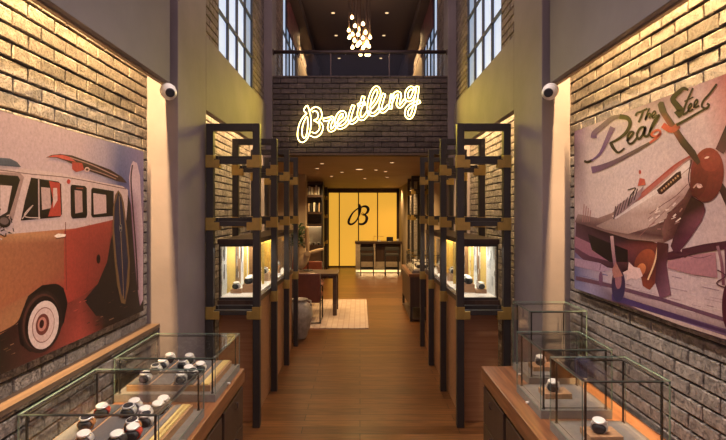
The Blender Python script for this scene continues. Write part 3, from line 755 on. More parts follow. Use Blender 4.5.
# ------------------------------------------------------------------ shelf frames
W = .06
FX = {-1: -1.064, 1: 1.038}
def shelf_frame(s, y, label, full=True):
    r = thing('shelf_frame', (FX[s], y, 0), label, 'shelving frame', 'black portal frames with brass joints along the aisle')
    xi, xo = -.195, .195                     # local, inner (aisle) side on the left for s>0
    for x in (xi, xo):
        kid(MB().box(x - W/2, x + W/2, 0, W, 0, 2.55, bev=.003), 'post', 'iron', r)
    kid(MB().box(xi + W/2, xo - W/2, 0, W, 2.49, 2.55, bev=.003), 'top_bar', 'iron', r)
    for z, back in ((2.235, .075), (1.71, .075), (.963, .075)):
        if full or z > 1: kid(MB().box(xi + W/2, xo - W/2, .012, W - .004, z - .022, z + .02, bev=.002), 'crossbar', 'iron', r)
        if full or z > 1: kid(MB().box(xi + W/2 - .01, xo - W/2 + .01, back, back + .03, z - .01, z + .05, bev=.002), 'rear_crossbar', 'iron', r)
        for x in (xi, xo):
            sgn = 1 if x < 0 else -1
            if full or z > 1: kid(MB().box(x + sgn * (W/2 - .012), x + sgn * (W/2 + .028), W, back + .03, z - .005, z + .05, bev=.002), 'bracket', 'iron', r)
            b = MB().box(x - W/2 - .004, x + W/2 + .004, -.004, W + .004, z - .055, z + .05, bev=.002)
            b.box(*sorted((x + sgn * W/2, x + sgn * (W/2 + .05))), -.003, W + .003, z - .055, z + .012, bev=.002)
            kid(b, 'brass_sleeve', 'brass', r)
    return r
ords = ['nearest', 'second', 'third', 'fourth and farthest']
for s, nm in ((-1, 'left'), (1, 'right')):
    root = None
    for i, y in enumerate((4.10, 4.94, 5.78, 6.60)):
        lab = '%s black frame with brass joints on the %s of the aisle' % (ords[i], nm)
        if i < 2: root = shelf_frame(s, y, lab, i == 0)
        else:
            o = dup(root, (FX[s], y, 0)); o['label'] = lab
# ------------------------------------------------------------------ long lit cabinets behind the frames
def cabinet(s, nm):
    r = thing('display_cabinet', (FX[s], 5.45, 0), 'long wooden cabinet with lit glass showcase behind the %s frames' % nm, 'display cabinet')
    y0, y1 = -1.225, 1.10; x0, x1 = -.153, .153
    kid(MB().box(x0, x1, y0, y1, .0, 1.00, bev=.004), 'base', 'cab_wood', r)
    kid(MB().box(x0 - .012, x1 + .012, y0 - .012, y1, 1.00, 1.05, bev=.003), 'plinth', 'dark_wood', r)
    kid(MB().box(x0 + .01, x1 - .01, y0 + .01, y1 - .01, 1.05, 1.075), 'showcase_floor', 'ivory', r)
    kid(MB().box(x0 - .01, x1 + .01, y0 - .01, y1, 1.53, 1.575, bev=.003), 'roof', 'dark_wood', r)
    kid(MB().box(-.06, .06, y0 + .05, y1 - .05, 1.522, 1.529), 'light_strip', 'warm_led', r)
    t = .012
    for x in (x0, x1 - t):
        for y in (y0, -.3, .5, y1 - t): kid(MB().box(x, x + t, y, y + t, 1.05, 1.53), 'frame_post', 'iron', r)
    for z in (1.05, 1.51): kid(MB().box(x0 + t, x1 - t, y0, y0 + t, z, z + .02), 'frame_rail', 'iron', r)
    kid(MB().box(x0 + t, x1 - t, y0 + .003, y0 + .008, 1.07, 1.51), 'glass_panel', 'glass', r)
    xi = x0 if s > 0 else x1
    kid(MB().box(*sorted((xi + (.003 if s > 0 else -.003), xi + (.008 if s > 0 else -.008))), y0 + t, y1 - t, 1.07, 1.51), 'glass_panel', 'glass', r)
    # printed backdrop along the wall side and at the far end
    bm = bmesh.new(); lay = bm.loops.layers.float_color.new('Col')
    xb = (x1 - .02) * (1 if s > 0 else -1); k = 0
    rr = random.Random(9 + s)
    def quad(p, c):
        f = bm.faces.new([bm.verts.new(q) for q in p])
        for l in f.loops: l[lay] = lin(c)
    yy = y0 + .02; cols = [(235,230,222), (215,180,95), (150,115,80), (215,212,208), (225,190,105), (110,105,105), (235,228,220), (210,170,85)]
    while yy < y1 - .05:
        w = rr.choice((.16, .22, .30)); e = min(yy + w, y1 - .02); c = cols[k % len(cols)]
        quad(((xb, yy, 1.075), (xb, e, 1.075), (xb, e, 1.525), (xb, yy, 1.525)), c)
        d = -.001 if s > 0 else .001
        if k % 3 == 0 or k % 3 == 2:
            for q in range(9):
                a = rr.uniform(yy, e - .03); bb = rr.uniform(1.09, 1.4); hh = rr.uniform(.05, .2); ww = rr.uniform(.008, .03)
                quad(((xb + d*(q+1), a, bb), (xb + d*(q+1), min(a + ww, e), bb + .02), (xb + d*(q+1), min(a + ww, e), bb + hh), (xb + d*(q+1), a, bb + hh)), rr.choice([(40,40,42), (90,88,90), (250,245,235)]))
        yy = e; k += 1
    # end panel boards standing across the case
    for (ya, xa, xe, c) in ((-.70, .035, .065, (222,185,105)), (-.62, -.005, .03, (140,100,62)), (-.52, -.055, -.01, (60,58,62)), (-.45, -.085, -.06, (220,180,90)), (.2, -.1, .1, (215,160,60))):
        xa, xe = sorted((xa * s * 1.0, xe * s * 1.0))
        quad(((xa, ya, 1.076), (xe, ya, 1.076), (xe, ya, 1.525), (xa, ya, 1.525)), c)
        quad(((xa, ya + .012, 1.076), (xe, ya + .012, 1.076), (xe, ya + .012, 1.525), (xa, ya + .012, 1.525)), c)
        for xx in (xa, xe): quad(((xx, ya, 1.076), (xx, ya + .012, 1.076), (xx, ya + .012, 1.525), (xx, ya, 1.525)), c)
    me = bpy.data.meshes.new('backdrop'); bm.to_mesh(me); bm.free(); me.materials.append(M['backdrop'])
    o = bpy.data.objects.new('backdrop', me); COL.objects.link(o); o.parent = r
    return r
for s, nm in ((-1, 'left'), (1, 'right')): cabinet(s, nm)

# ------------------------------------------------------------------ watches
def make_watch(strap, dial, case='steel'):
    r = thing('wristwatch', (0, 0, 0), 'watch', 'watch')
    kid(MB().lathe([(.016, -.028), (.023, -.025), (.0255, -.018), (.0255, .018), (.023, .025), (.016, .028)], (0, 0, .028), 20, axis=(0, 1, 0)), 'cushion', 'cushion', r)
    st = MB(); n = 28
    for yy0, yy1 in ((-.015, .015),):
        ri, ro = .0275, .0315; V_ = []
        for i in range(n):
            t = 2*PI*i/n; V_.append([st.bm.verts.new((rr_ * math.cos(t), y_, .028 + rr_ * math.sin(t))) for rr_, y_ in ((ro, yy0), (ro, yy1), (ri, yy1), (ri, yy0))])
        for i in range(n):
            a, b = V_[i], V_[(i+1) % n]
            for k in range(4): st.bm.faces.new((a[k], a[(k+1) % 4], b[(k+1) % 4], b[k])).smooth = True
    kid(st, 'strap', strap, r)
    cs = kid(MB().lathe([(.019, .054), (.0245, .057), (.0245, .064), (.0215, .067), (.0205, .0655)], (0, 0, 0), 24), 'case', case, r)
    d = MB().lathe([(.0205, .0640), (.0205, .0662)], n=24).build('dial', dial); d.parent = cs
    k = MB().cyl((.024, 0, .061), (.030, 0, .061), .0028, n=8).build('crown', case); k.parent = cs
    return r
protos = [make_watch('steel', 'white_dial'), make_watch('strap_black', 'white_dial'), make_watch('steel', 'dark_dial'), make_watch('strap_red', 'white_dial'), make_watch('strap_brown', 'dark_dial')]
wdesc = ['steel watch with pale dial', 'black-strapped watch with pale dial', 'steel watch with dark dial', 'red-strapped watch with pale dial', 'brown-strapped watch with dark dial']
for p in protos:
    for ch_ in p.children_recursive:
        for v in ch_.data.vertices: v.co.z *= .78
used = set()
def watch(kind, loc, rotz, label, group, sc=1.0, tilt=.2):
    if kind not in used: o = protos[kind]; used.add(kind); o.location = loc; o.rotation_euler = (tilt, 0, rotz); o.scale = (sc,)*3
    else: o = dup(protos[kind], loc, rotz, sc); o.rotation_euler = (tilt, 0, rotz)
    o['label'] = label; o['group'] = group
    return o

# ------------------------------------------------------------------ bench cabinets under the cases
def bench(s, X, nm, zt=.70, y1=3.47):
    y0 = .9
    r = thing('bench_cabinet', (s * (X + 1.43) / 2, 2.2, 0), 'long dark cabinet with polished wood top under the %s glass cases' % nm, 'cabinet')
    cx = (X + 1.43) / 2; lx = lambda v: s * (v - cx)
    def B(mb, a, b, *rest, **k): p, q = sorted((lx(a), lx(b))); return mb.box(p, q, *rest, **k)
    kid(B(MB(), X + .02, 1.42, y0 - 2.2, y1 - 2.2 - .02, .06, .60), 'body', 'dark_wood', r)
    kid(B(MB(), X + .05, 1.42, y0 - 2.2, y1 - 2.2 - .05, 0, .06), 'plinth', 'black', r)
    kid(B(MB(), X, 1.425 if s < 0 else 1.48, y0 - 2.2, y1 - 2.2, .61, zt, bev=.004), 'worktop', 'top_wood', r)
    for i in range(5):
        yc = 3.20 - 2.2 - i * .53
        for z0, z1, zh in ((.34, .585, .54), (.08, .33, .30)):
            d = kid(B(MB(), X + .004, X + .02, yc - .235, yc + .235, z0, z1, bev=.003), 'drawer', 'dark_wood', r)
            h = MB(); xh = lx(X - .012)
            h.tube([(lx(X + .003), yc + .02, zh + .012), (xh, yc + .02, zh + .012), (xh, yc + .02, zh - .014), (lx(X - .004), yc + .02, zh - .03), (lx(X + .003), yc + .02, zh - .03)], .004, 6)
            ho = h.build('handle', 'rail'); ho.parent = d
    return r
bench(-1, .816, 'left'); bench(1, .861, 'right', .71, 3.49)

def case(cx, cy, w, d, z0, zt, label, base_h=.045, strip=None, deck=None, lock=1):
    r = thing('glass_display_case', (cx, cy, z0), label, 'display case', 'glass cases standing on the side cabinets')
    x0, x1, y0, y1 = -w/2, w/2, -d/2, d/2; h = zt - z0; g = .005
    kid(MB().box(x0, x1, y0, y1, 0, base_h, bev=.002), 'base', 'base_grey', r)
    for (a, b, c_, e, nrm) in ((x0, x1, y0, y0+g, 1), (x0, x1, y1-g, y1, 1), (x0, x0+g, y0+g, y1-g, 0), (x1-g, x1, y0+g, y1-g, 0)):
        m = MB(); m._mi('glass'); m._mi('glass_edge'); m.box(a, b, c_, e, base_h, h - g)
        for f in m.bm.faces:
            n = f.normal if f.normal.length else f.calc_center_median()
            f.normal_update(); big = abs(f.normal.y) > .9 if nrm else abs(f.normal.x) > .9
            f.material_index = 0 if big else 1
        kid(m, 'glass_panel', 'glass', r)
    m = MB(); m._mi('glass'); m._mi('glass_edge'); m.box(x0, x1, y0, y1, h - g, h)
    for f in m.bm.faces: f.normal_update(); f.material_index = 0 if abs(f.normal.z) > .9 else 1
    kid(m, 'glass_lid', 'glass', r)
    f = MB(); t = .008; q = .02
    for x in (x0+q, x1-q-t):
        for y in (y0+q, y1-q-t): f.box(x, x+t, y, y+t, base_h, h-g-.004); 
    zz = h - g - .004 - t
    f.box(x0+q, x1-q, y0+q, y0+q+t, zz, zz+t); f.box(x0+q, x1-q, y1-q-t, y1-q, zz, zz+t)
    f.box(x0+q, x0+q+t, y0+q, y1-q, zz, zz+t); f.box(x1-q-t, x1-q, y0+q, y1-q, zz, zz+t)
    for x in (x0+q, x1-q-t):
        for y in (y0+q, y1-q-t): f.cyl((x+t/2, y+t/2, base_h), (x+t/2, y+t/2, base_h+.004), .009, n=12)
    kid(f, 'inner_frame', 'rod', r)
    sd = x1 if lock > 0 else x0
    kid(MB().cyl((sd, y0+.45*d, base_h*.45), (sd + lock*.018, y0+.45*d, base_h*.45), .006, n=10), 'lock', 'steel', r)
    return r
# left: two wide cases with felt trays
LC = [(2.345, .60, 'nearer'), (3.135, .58, 'farther')]
CX = -1.135; CW = .59
wk = 0
for (cy, d, nm) in LC:
    c = case(CX, cy, CW, d, .70, .96, '%s wide glass case of many watches on the left cabinet' % nm)
    x0, x1, y0, y1 = -CW/2 + .05, CW/2 - .045, -d/2 + .05, d/2 - .045
    tr = kid(MB().box(x0, x1, y0, y1, .045, .082, bev=.002), 'tray', 'oak', c)
    for i in range(3):
        a = x0 + .008 + i * .133
        kid(MB().box(a, a + .118, y0 + .006, y1 - .006, .082, .086), 'felt_strip', 'felt', c)
    kid(MB().box(x0 + .408, x1 - .062, y0 + .006, y1 - .006, .082, .086), 'felt_strip', 'base_grey', c)
    ls = kid(MB().box(x1 - .055, x1 - .012, y0 + .006, y1 - .006, .082, .088), 'caption_strip', 'label_strip', c); ls['label'] = 'yellow lit caption strip'
WL = {'nearer': [(72.7,434.5,0),(90,415.5,4),(106,404,3),(133,404,2),(140.5,399.8,0),(156,407,0),(126,424,0),(120.7,430,4),(112.4,436.5,1),(143.8,428.7,2),(136.4,435.3,3),(152,418,1)],
      'farther': [(173.3,351,0),(164,359,0),(159,364,2),(152.7,371.7,0),(192,354,0),(186.8,359,2),(184,367.5,0),(177,374,0),(206.4,362.4,0),(198,370.6,2)]}
for nm, lst in WL.items():
    cy = LC[0][0] if nm == 'nearer' else LC[1][0]
    cols_ = {0: [], 1: [], 2: []}
    for (px, py, k) in lst:
        zc = .845; Y = F * (H - zc) / (py - VY); X = (px - VX) * Y / F
        Y = min(max(Y, cy - .20), cy + .20)
        ci = min((0, 1, 2), key=lambda i: abs(X - (CX - CW/2 + .05 + .008 + i*.133 + .059)))
        cols_[ci].append((Y, X, k))
    for ci, L_ in cols_.items():
        L_.sort(); xc = CX - CW/2 + .05 + .008 + ci*.133 + .059; prev = -9
        for j, (Y, X, k) in enumerate(L_):
            Y = max(Y, prev + .068); prev = Y
            X = min(max(X, xc - .025), xc + .025)
            lab = '%s in the %s left case, %s row, %s from the front' % (wdesc[k], nm, ['wall-side', 'middle', 'aisle-side'][ci], ['first', 'second', 'third', 'fourth', 'fifth', 'sixth', 'seventh'][j])
            watch(k, (X, Y, .7865), R.uniform(-.35, .35), lab, 'watches in the %s left case' % nm, 1.15)
# right: three smaller cases, one watch on a wood block in each
RC = [(1.145, 2.285, .38, .36, 1.08, 'nearest small glass case on the right cabinet'), (1.145, 2.79, .38, .40, 1.08, 'middle small glass case on the right cabinet'), (1.255, 3.27, .37, .33, 1.18, 'farthest and tallest glass case on the right cabinet, beside the pier')]
for i, (cx, cy, w, d, zt, lab) in enumerate(RC):
    c = case(cx, cy, w, d, .71, zt, lab, lock=-1)
    kid(MB().box(-w/2 + .03, w/2 - .03, -d/2 + .03, d/2 - .03, .045, .05), 'felt_pad', 'base_grey', c)
    bx0 = cx + (-.03, -.035, -.04)[i]; by = cy + (-.02, .0, .0)[i]
    b = MB().box(-.075, .075, -.055, .055, 0, .03, bev=.003).build('wooden_block', 'oak'); b.location = (bx0, by, .7605)
    tag(b, 'pale wooden block holding a watch in the %s right case' % ('nearest', 'middle', 'farthest')[i], 'display block')
    watch(0, (bx0 - .01, by, .7915), -.5, 'steel watch with pale dial on the block in the %s right case' % ('nearest', 'middle', 'farthest')[i], 'watches in the right cases', 1.15)
# watches inside the lit cabinets
for s, nm in ((-1, 'left'), (1, 'right')):
    n = 0
    for (y, dx, hh, k) in ((4.50, -.045, .075, 1), (4.46, .055, .035, 0), (4.75, -.01, .06, 0), (5.25, -.05, .08, 2), (5.55, .02, .05, 0), (5.95, -.04, .07, 0), (6.3, .0, .05, 2)):
        x = FX[s] + s * dx
        b = MB().box(-.05, .05, -.045, .045, 0, hh, bev=.003).build('wooden_block', 'oak'); b.location = (x, y, 1.076)
        o_ = ['first', 'second', 'third', 'fourth', 'fifth', 'sixth', 'seventh'][n]
        tag(b, 'wooden riser block in the %s lit showcase, %s from the front' % (nm, o_), 'display block')
        watch(k, (x, y, 1.077 + hh), s * .4, '%s on the %s riser of the %s lit showcase' % (wdesc[k], o_, nm), 'watches in the lit showcases', 1.2)
        n += 1

# ------------------------------------------------------------------ rear gallery
# backlit wall
bw = thing('backlit_wall_panel', (.1, 16.3, 0), 'glowing yellow backlit wall with black winged letter at the rear', 'light wall')
def wx(px): return (px - VX) * 16.3 / F - .1
def wz(py): return H - (py - VY) * 16.3 / F
edges = [328.5, 339.3, 358.5, 377.6, 397]
for a, b in zip(edges, edges[1:]):
    kid(MB().box(wx(a) + .015, wx(b) - .015, 0, .02, wz(266), wz(192.5)), 'light_panel', 'backlit', bw)
fr = MB()
for e in edges[1:-1]: fr.box(wx(e) - .018, wx(e) + .018, -.01, .03, wz(266), wz(192.5))
fr.box(wx(325), wx(400.5), -.03, .05, wz(192.8), wz(188.6)); fr.box(wx(325), wx(400.5), -.03, .05, 0, wz(265.8))
fr.box(wx(325), wx(328.7), -.03, .05, 0, wz(189)); fr.box(wx(396.8), wx(400.5), -.03, .05, 0, wz(189))
kid(fr, 'panel_frame', 'dark_wood', bw)
# letter: crop 325,185 at 8.8
def bq(pts): return [(wx(325 + a/8.8), -.03, wz(185 + b/8.8)) for a, b in pts]
def ribbon(pts, ws):
    c = catmull(bq(pts), 6); mb = MB(); n = len(c); prev = None
    for i, p in enumerate(c):
        d = c[min(i+1, n-1)] - c[max(i-1, 0)]; d.normalize(); nn = Vector((-d.z, 0, d.x))
        t = i / (n-1) * (len(ws)-1); k = min(int(t), len(ws)-2); w = (ws[k] + (ws[k+1]-ws[k])*(t-k)) * 1.45 * 16.3/F/2/8.8
        ring = [mb.bm.verts.new(p + nn*w), mb.bm.verts.new(p - nn*w), mb.bm.verts.new(p - nn*w + Vector((0, .012, 0))), mb.bm.verts.new(p + nn*w + Vector((0, .012, 0)))]
        if prev:
            for q in range(4): mb.bm.faces.new((prev[q], prev[(q+1) % 4], ring[(q+1) % 4], ring[q]))
        else: mb.bm.faces.new(ring[::-1])
        prev = ring
    mb.bm.faces.new(prev); return mb
kid(ribbon([(298,170),(308,200),(306,245),(285,300),(255,335),(225,346),(208,330),(216,295),(245,245),(285,210),(300,205)], (16, 18, 10, 9, 12, 14, 15, 10, 8, 7)), 'letter_mark', 'black', bw)
kid(ribbon([(318,198),(340,188),(366,192),(380,212),(372,240),(350,258),(330,262),(356,268),(368,292),(358,325),(330,344),(292,342)], (8, 12, 16, 18, 14, 8, 6, 12, 18, 16, 14, 12)), 'letter_mark', 'black', bw)
kid(MB().tube(catmull(bq([(322,250),(332,244),(340,252),(334,262),(324,260)]), 4, True), .012, 6, closed=True), 'letter_mark', 'brass', bw)

# reception counter
ct = thing('reception_counter', (.56, 14.9, 0), 'brown reception counter before the glowing yellow wall', 'counter')
def cxp(px): return (px - VX) * 14.7 / F - .56
L0, L1 = cxp(354.8), cxp(402)
kid(MB().box(L0, L1, -.2, .35, .88, .94, bev=.003), 'countertop', 'dark_wood', ct)
kid(MB().box(L0 + .02, cxp(360.2), -.17, .33, .10, .88), 'side_panel', 'counter', ct)
kid(MB().box(cxp(373.5), cxp(375.5), -.17, .0, .10, .88), 'side_panel', 'counter', ct)
kid(MB().box(cxp(401), L1 - .01, -.17, .33, .10, .88), 'side_panel', 'counter', ct)
kid(MB().box(cxp(360.2), cxp(401), .0, .03, .32, .88), 'front_panel', 'dark_wood', ct)
kid(MB().box(cxp(360.2), cxp(401), -.02, .03, .10, .32), 'front_panel', 'counter', ct)
kid(MB().box(L0 + .05, L1 - .05, -.12, .3, 0, .10), 'plinth', 'black', ct)
e = kid(MB().box(L0 + .03, L1 - .03, -.155, -.14, .02, .09), 'light_strip', 'led_floor', ct); e['label'] = 'warm glowing strip at floor level'
def stool(px0, px1, label):
    Y = 14.25; xc = ((px0 + px1)/2 - VX) * Y / F; w = (px1 - px0) * Y / F / 2
    r = thing('bar_stool', (xc, Y, 0), label, 'stool', 'bar stools at the reception counter')
    for x in (-w + .012, w - .012):
        for y in (-.17, .17): kid(MB().box(x - .012, x + .012, y - .012, y + .012, 0, .72 if y > 0 else .80), 'leg', 'black', r)
    kid(MB().box(-w, w, -.19, .19, .56, .62, bev=.012), 'seat', 'strap_black', r)
    kid(MB().box(-w, w, -.185, -.16, .72, .82, bev=.006), 'backrest', 'strap_black', r)
    kid(MB().box(-w, w, -.185, -.165, .17, .21), 'footrest', 'black', r)
    kid(MB().box(-w, w, .165, .185, .17, .21), 'footrest', 'black', r)
    return r
stool(360.3, 373.8, 'left dark bar stool at the reception counter'); stool(384.8, 398.6, 'right dark bar stool at the reception counter')
t = thing('tablet_display', (.90, 14.8, .94), 'small dark screen on a stand on the reception counter', 'screen')
kid(MB().box(-.10, .10, -.01, .01, .01, .14, bev=.004), 'screen', 'black', t); kid(MB().box(-.05, .05, -.03, .05, 0, .012), 'stand', 'steel', t)
tag(MB().box(.53, .62, 14.80, 14.86, .94, .985, bev=.004).build('card_holder', 'white'), 'small white card holder on the reception counter', 'card holder')
tag(MB().lathe([(.03, .94), (.035, .98), (.03, 1.02)], (1.14, 14.8, 0)).build('cup', 'white'), 'white cup near the right end of the reception counter', 'cup')
lp = thing('desk_lamp', (.42, 14.85, .94), 'slim lamp with thin arm on the reception counter', 'lamp')
kid(MB().cyl((0, 0, 0), (0, 0, .01), .05, n=20), 'base', 'brass', lp)
kid(MB().tube([(0, 0, .01), (0, 0, .16)], .005, 8), 'stem', 'brass', lp)
kid(MB().tube([(0, 0, .16), (.12, 0, .15), (.3, 0, .15)], .006, 8), 'arm', 'brass', lp)

# rug, desk, chairs, vase, propeller, plant
tag(MB().box(-1.22, .135, 7.62, 10.16, 0, .012, bev=.003).build('area_rug', 'rug'), 'cream checked rug on the plank floor left of the rear aisle', 'rug')
dk = thing('writing_desk', (-.80, 8.85, 0), 'dark wooden desk with slanted legs standing on the cream rug', 'desk')
kid(MB().box(-.62, .41, -.33, .33, .70, .745, bev=.005), 'desktop', 'desk_wood', dk)
for x in (-.57, .36):
    for y in (-.28, .28): kid(MB().box(x - .035, x + .035, y - .035, y + .035, .012, .70, bev=.003), 'leg', 'desk_wood', dk)
for x in (-.57, .36):
    sgn = 1 if x < 0 else -1
    kid(MB().tube([(x, -.26, .30), (x, .26, .62)], .02, 6), 'brace', 'desk_wood', dk)
kid(MB().box(-.6, .39, -.02, .02, .62, .70), 'stretcher', 'desk_wood', dk)
def chair(x, y, rz, label):
    r = thing('leather_chair', (x, y, .013 if y < 10 else 0), label, 'chair', 'brown leather chairs at the desk'); r.rotation_euler = (0, 0, rz)
    kid(MB().box(-.23, .23, -.22, .24, .38, .46, bev=.03), 'seat', 'leather', r)
    kid(MB().box(-.22, .22, -.26, -.20, .34, .82, bev=.025), 'backrest', 'leather', r)
    for x_ in (-.22, .22):
        kid(MB().tube([(x_, -.23, .80), (x_, -.24, .45), (x_, -.25, .02), (x_, .24, .02), (x_, .24, .58), (x_, -.2, .60)], .011, 8), 'side_frame', 'iron', r)
        kid(MB().box(x_ - .03, x_ + .03, -.15, .2, .595, .62, bev=.008), 'armrest', 'leather', r)
    kid(MB().tube([(-.22, -.25, .02), (.22, -.25, .02)], .011, 8), 'floor_bar', 'iron', r)
    return r
chair(-.86, 8.12, .0, 'brown leather chair seen from behind at the near side of the desk')
chair(-.98, 9.62, PI, 'brown leather chair on the far side of the desk')
vs = thing('floor_vase', (-.875, 7.05, 0), 'big grey-brown ceramic jar on the floor behind the left frames', 'vase')
kid(MB().lathe([(.09, 0), (.11, .02), (.16, .18), (.195, .34), (.185, .44), (.13, .51), (.105, .525), (.115, .55), (.125, .565), (.11, .568), (.095, .54)], n=36), 'body', 'ceramic', vs)
hs = MB()
for s in (-1, 1): hs.tube([(s*.11, 0, .545), (s*.165, 0, .535), (s*.17, 0, .47), (s*.155, 0, .45)], .014, 8)
kid(hs, 'handles', 'ceramic', vs)
# propeller sculpture on stand
pp = thing('propeller_sculpture', (-.955, 8.95, .745), 'pale wooden propeller sculpture on a short stand on the desk', 'sculpture')
hub = Vector((0, 0, .32))
kid(MB().cyl((0, .05, 0), (0, .05, .32), .012, n=12), 'stand', 'iron', pp); kid(MB().cyl((0, .05, 0), (0, .05, .015), .09, n=28), 'base', 'iron', pp)
kid(MB().cyl(hub + Vector((0, -.05, 0)), hub + Vector((0, .06, 0)), .05, n=20), 'hub', 'prop_wood', pp)
for ang, ln, w in ((92, .50, .045), (15, .30, .035), (240, .33, .09)):
    d = Vector((math.cos(math.radians(ang)), 0, math.sin(math.radians(ang)))); nn = Vector((-d.z, 0, d.x)); mb = MB(); prev = None
    for i in range(9):
        t_ = i / 8; ww = w * (.35 + .65 * math.sin(PI * min(1, .15 + t_ * .75))); tw = .5 - .45 * t_
        ax = nn * math.cos(tw) + Vector((0, 1, 0)) * math.sin(tw); cc = hub + d * (ln * t_); th = Vector((0, .008, 0))
        ring = [mb.bm.verts.new(cc + ax*ww + th), mb.bm.verts.new(cc - ax*ww + th), mb.bm.verts.new(cc - ax*ww - th), mb.bm.verts.new(cc + ax*ww - th)]
        if prev:
            for q in range(4): mb.bm.faces.new((prev[q], prev[(q+1) % 4], ring[(q+1) % 4], ring[q])).smooth = True
        else: mb.bm.faces.new(ring[::-1])
        prev = ring
    mb.bm.faces.new(prev); kid(mb, 'blade', 'prop_wood', pp)
pl = thing('potted_plant', (-1.42, 10.05, 0), 'dark leafy plant in a pot beside the left pier of the rear gallery', 'plant')
kid(MB().lathe([(.10, 0), (.15, .3), (.16, .32), (.13, .32)], n=24), 'pot', 'ceramic', pl)
kid(MB().tube([(0, 0, .3), (.05, 0, .8), (.12, 0, 1.25)], .018, 8), 'stem', 'leather', pl)
lf = MB(); rl_ = random.Random(4)
for i in range(160):
    a, b, q = rl_.uniform(0, 2*PI), rl_.uniform(-.9, 1.2), rl_.uniform(.05, .22)
    c = Vector((.14 + q*math.cos(a)*math.cos(b), q*math.sin(a)*math.cos(b), 1.32 + 1.3*q*math.sin(b)))
    d = Vector((rl_.uniform(-1, 1), rl_.uniform(-1, 1), rl_.uniform(-.6, 1))).normalized(); u = d.orthogonal().normalized()
    lf.bm.faces.new([lf.bm.verts.new(c + v) for v in (d*-.05, u*.025, d*.06, u*-.025)])
kid(lf, 'foliage', 'leaf', pl)

# left shelving unit with books and small lit case
su = thing('shelving_unit', (-1.15, 12.2, 0), 'dark shelving unit with books and a lit case on the left of the rear gallery', 'shelving')
sw = .22
for x in (-sw, sw): kid(MB().box(x - .02, x + .02, -.15, .15, 0, 2.58), 'upright', 'iron', su)
for z in (.98, 1.50, 1.80, 2.22, 2.55): kid(MB().box(-sw, sw, -.16, .15, z - .03, z + .03), 'shelf', 'dark_wood', su)
kid(MB().box(-sw, sw, .13, .15, 0, 2.58), 'back_panel', 'desk_wood', su)
kid(MB().box(-sw, sw, -.15, .13, .05, .95), 'cupboard', 'desk_wood', su)
kid(MB().box(-sw + .03, sw - .03, .10, .12, 1.02, 1.46), 'lit_backdrop', 'ivory', su)
kid(MB().box(-sw + .03, sw - .03, -.1, .1, 1.455, 1.465), 'light_strip', 'lamp', su)
kid(MB().box(-sw + .02, sw - .02, -.15, -.145, 1.01, 1.47), 'glass_panel', 'glass', su)
ri = random.Random(3)
for shelf, z in (('second shelf from the top', 1.831), ('upper shelf', 2.251)):
    x = -1.15 - sw + .03; n = 0
    while x < -1.15 + sw - .07:
        w, h = ri.uniform(.025, .05), ri.uniform(.16, .24)
        b = MB().box(x, x + w, 12.08, 12.24, z, z + h, bev=.002).build('book', ri.choice(['book_a', 'book_b', 'book_c', 'ivory']))
        cn = {'book_tan': 'tan', 'book_black': 'black', 'book_red': 'red', 'ivory': 'ivory'}[b.data.materials[0].name]
        tag(b, '%s book standing on the %s of the rear left shelving' % (cn, shelf), 'book', 'books on the rear left shelving')
        x += w + ri.uniform(.003, .03); n += 1
for i in range(3):
    x = -1.15 - .12 + i * .12
    watch((0, 2, 0)[i], (x, 12.15, 1.012), .2, '%s in the rear left shelving case, %s from the left' % (wdesc[(0, 2, 0)[i]], ['first', 'second', 'third'][i]), 'watches in the rear left shelving', 1.3)
# two more brass-jointed frames beyond it
for i, y in enumerate((13.3, 14.2)):
    o = dup(root, (-1.12 + .02 * i, y, 0)); o.scale = (.7, 1, 1); o['label'] = ['black frame with brass joints just behind the rear left shelving', 'black frame with brass joints nearest the glowing wall on the left'][i]

# right rear cabinet with low glass case
rc = thing('display_cabinet', (1.10, 8.85, 0), 'dark cabinet on short legs against the right wall of the rear gallery', 'display cabinet')
kid(MB().box(-.27, .30, -.74, .74, .24, .74), 'body', 'dark_wood', rc)
kid(MB().box(-.29, .32, -.76, .76, .74, .79, bev=.004), 'worktop', 'top_wood', rc)
for x in (-.27, .26):
    for y in (-.74, .70): kid(MB().box(x, x + .04, y, y + .04, 0, .24), 'leg', 'iron', rc)
kid(MB().box(-.27, .30, -.74, .74, .03, .05), 'lower_shelf', 'desk_wood', rc)
c = case(1.12, 8.75, .5, 1.1, .79, 1.10, 'long glass case crowded with watches on the rear right cabinet', lock=-1)
kid(MB().box(-.21, .21, -.5, .5, .045, .07), 'tray', 'ivory', c)
n = 0
for i in range(3):
    for j in range(5):
        x = 1.0 + i * .12; y = 8.36 + j * .19; k = (i + j) % 3
        watch(k, (x, y, .861), R.uniform(-.4, .4), '%s in the rear right case, %s row back, %s' % (wdesc[k], ['first', 'second', 'third', 'fourth', 'fifth'][j], ['aisle side', 'in the middle', 'wall side'][i]), 'watches in the rear right case', 1.5)
# wall slats / lit niche frames on the right rear wall
for i, y in enumerate((9.9, 10.7)):
    o = dup(root, (1.22, y, 0)); o.scale = (.8, 1, 1); o['label'] = ['black frame with brass joints beyond the rear right glass case', 'black frame with brass joints beside the rear right brick'][i]

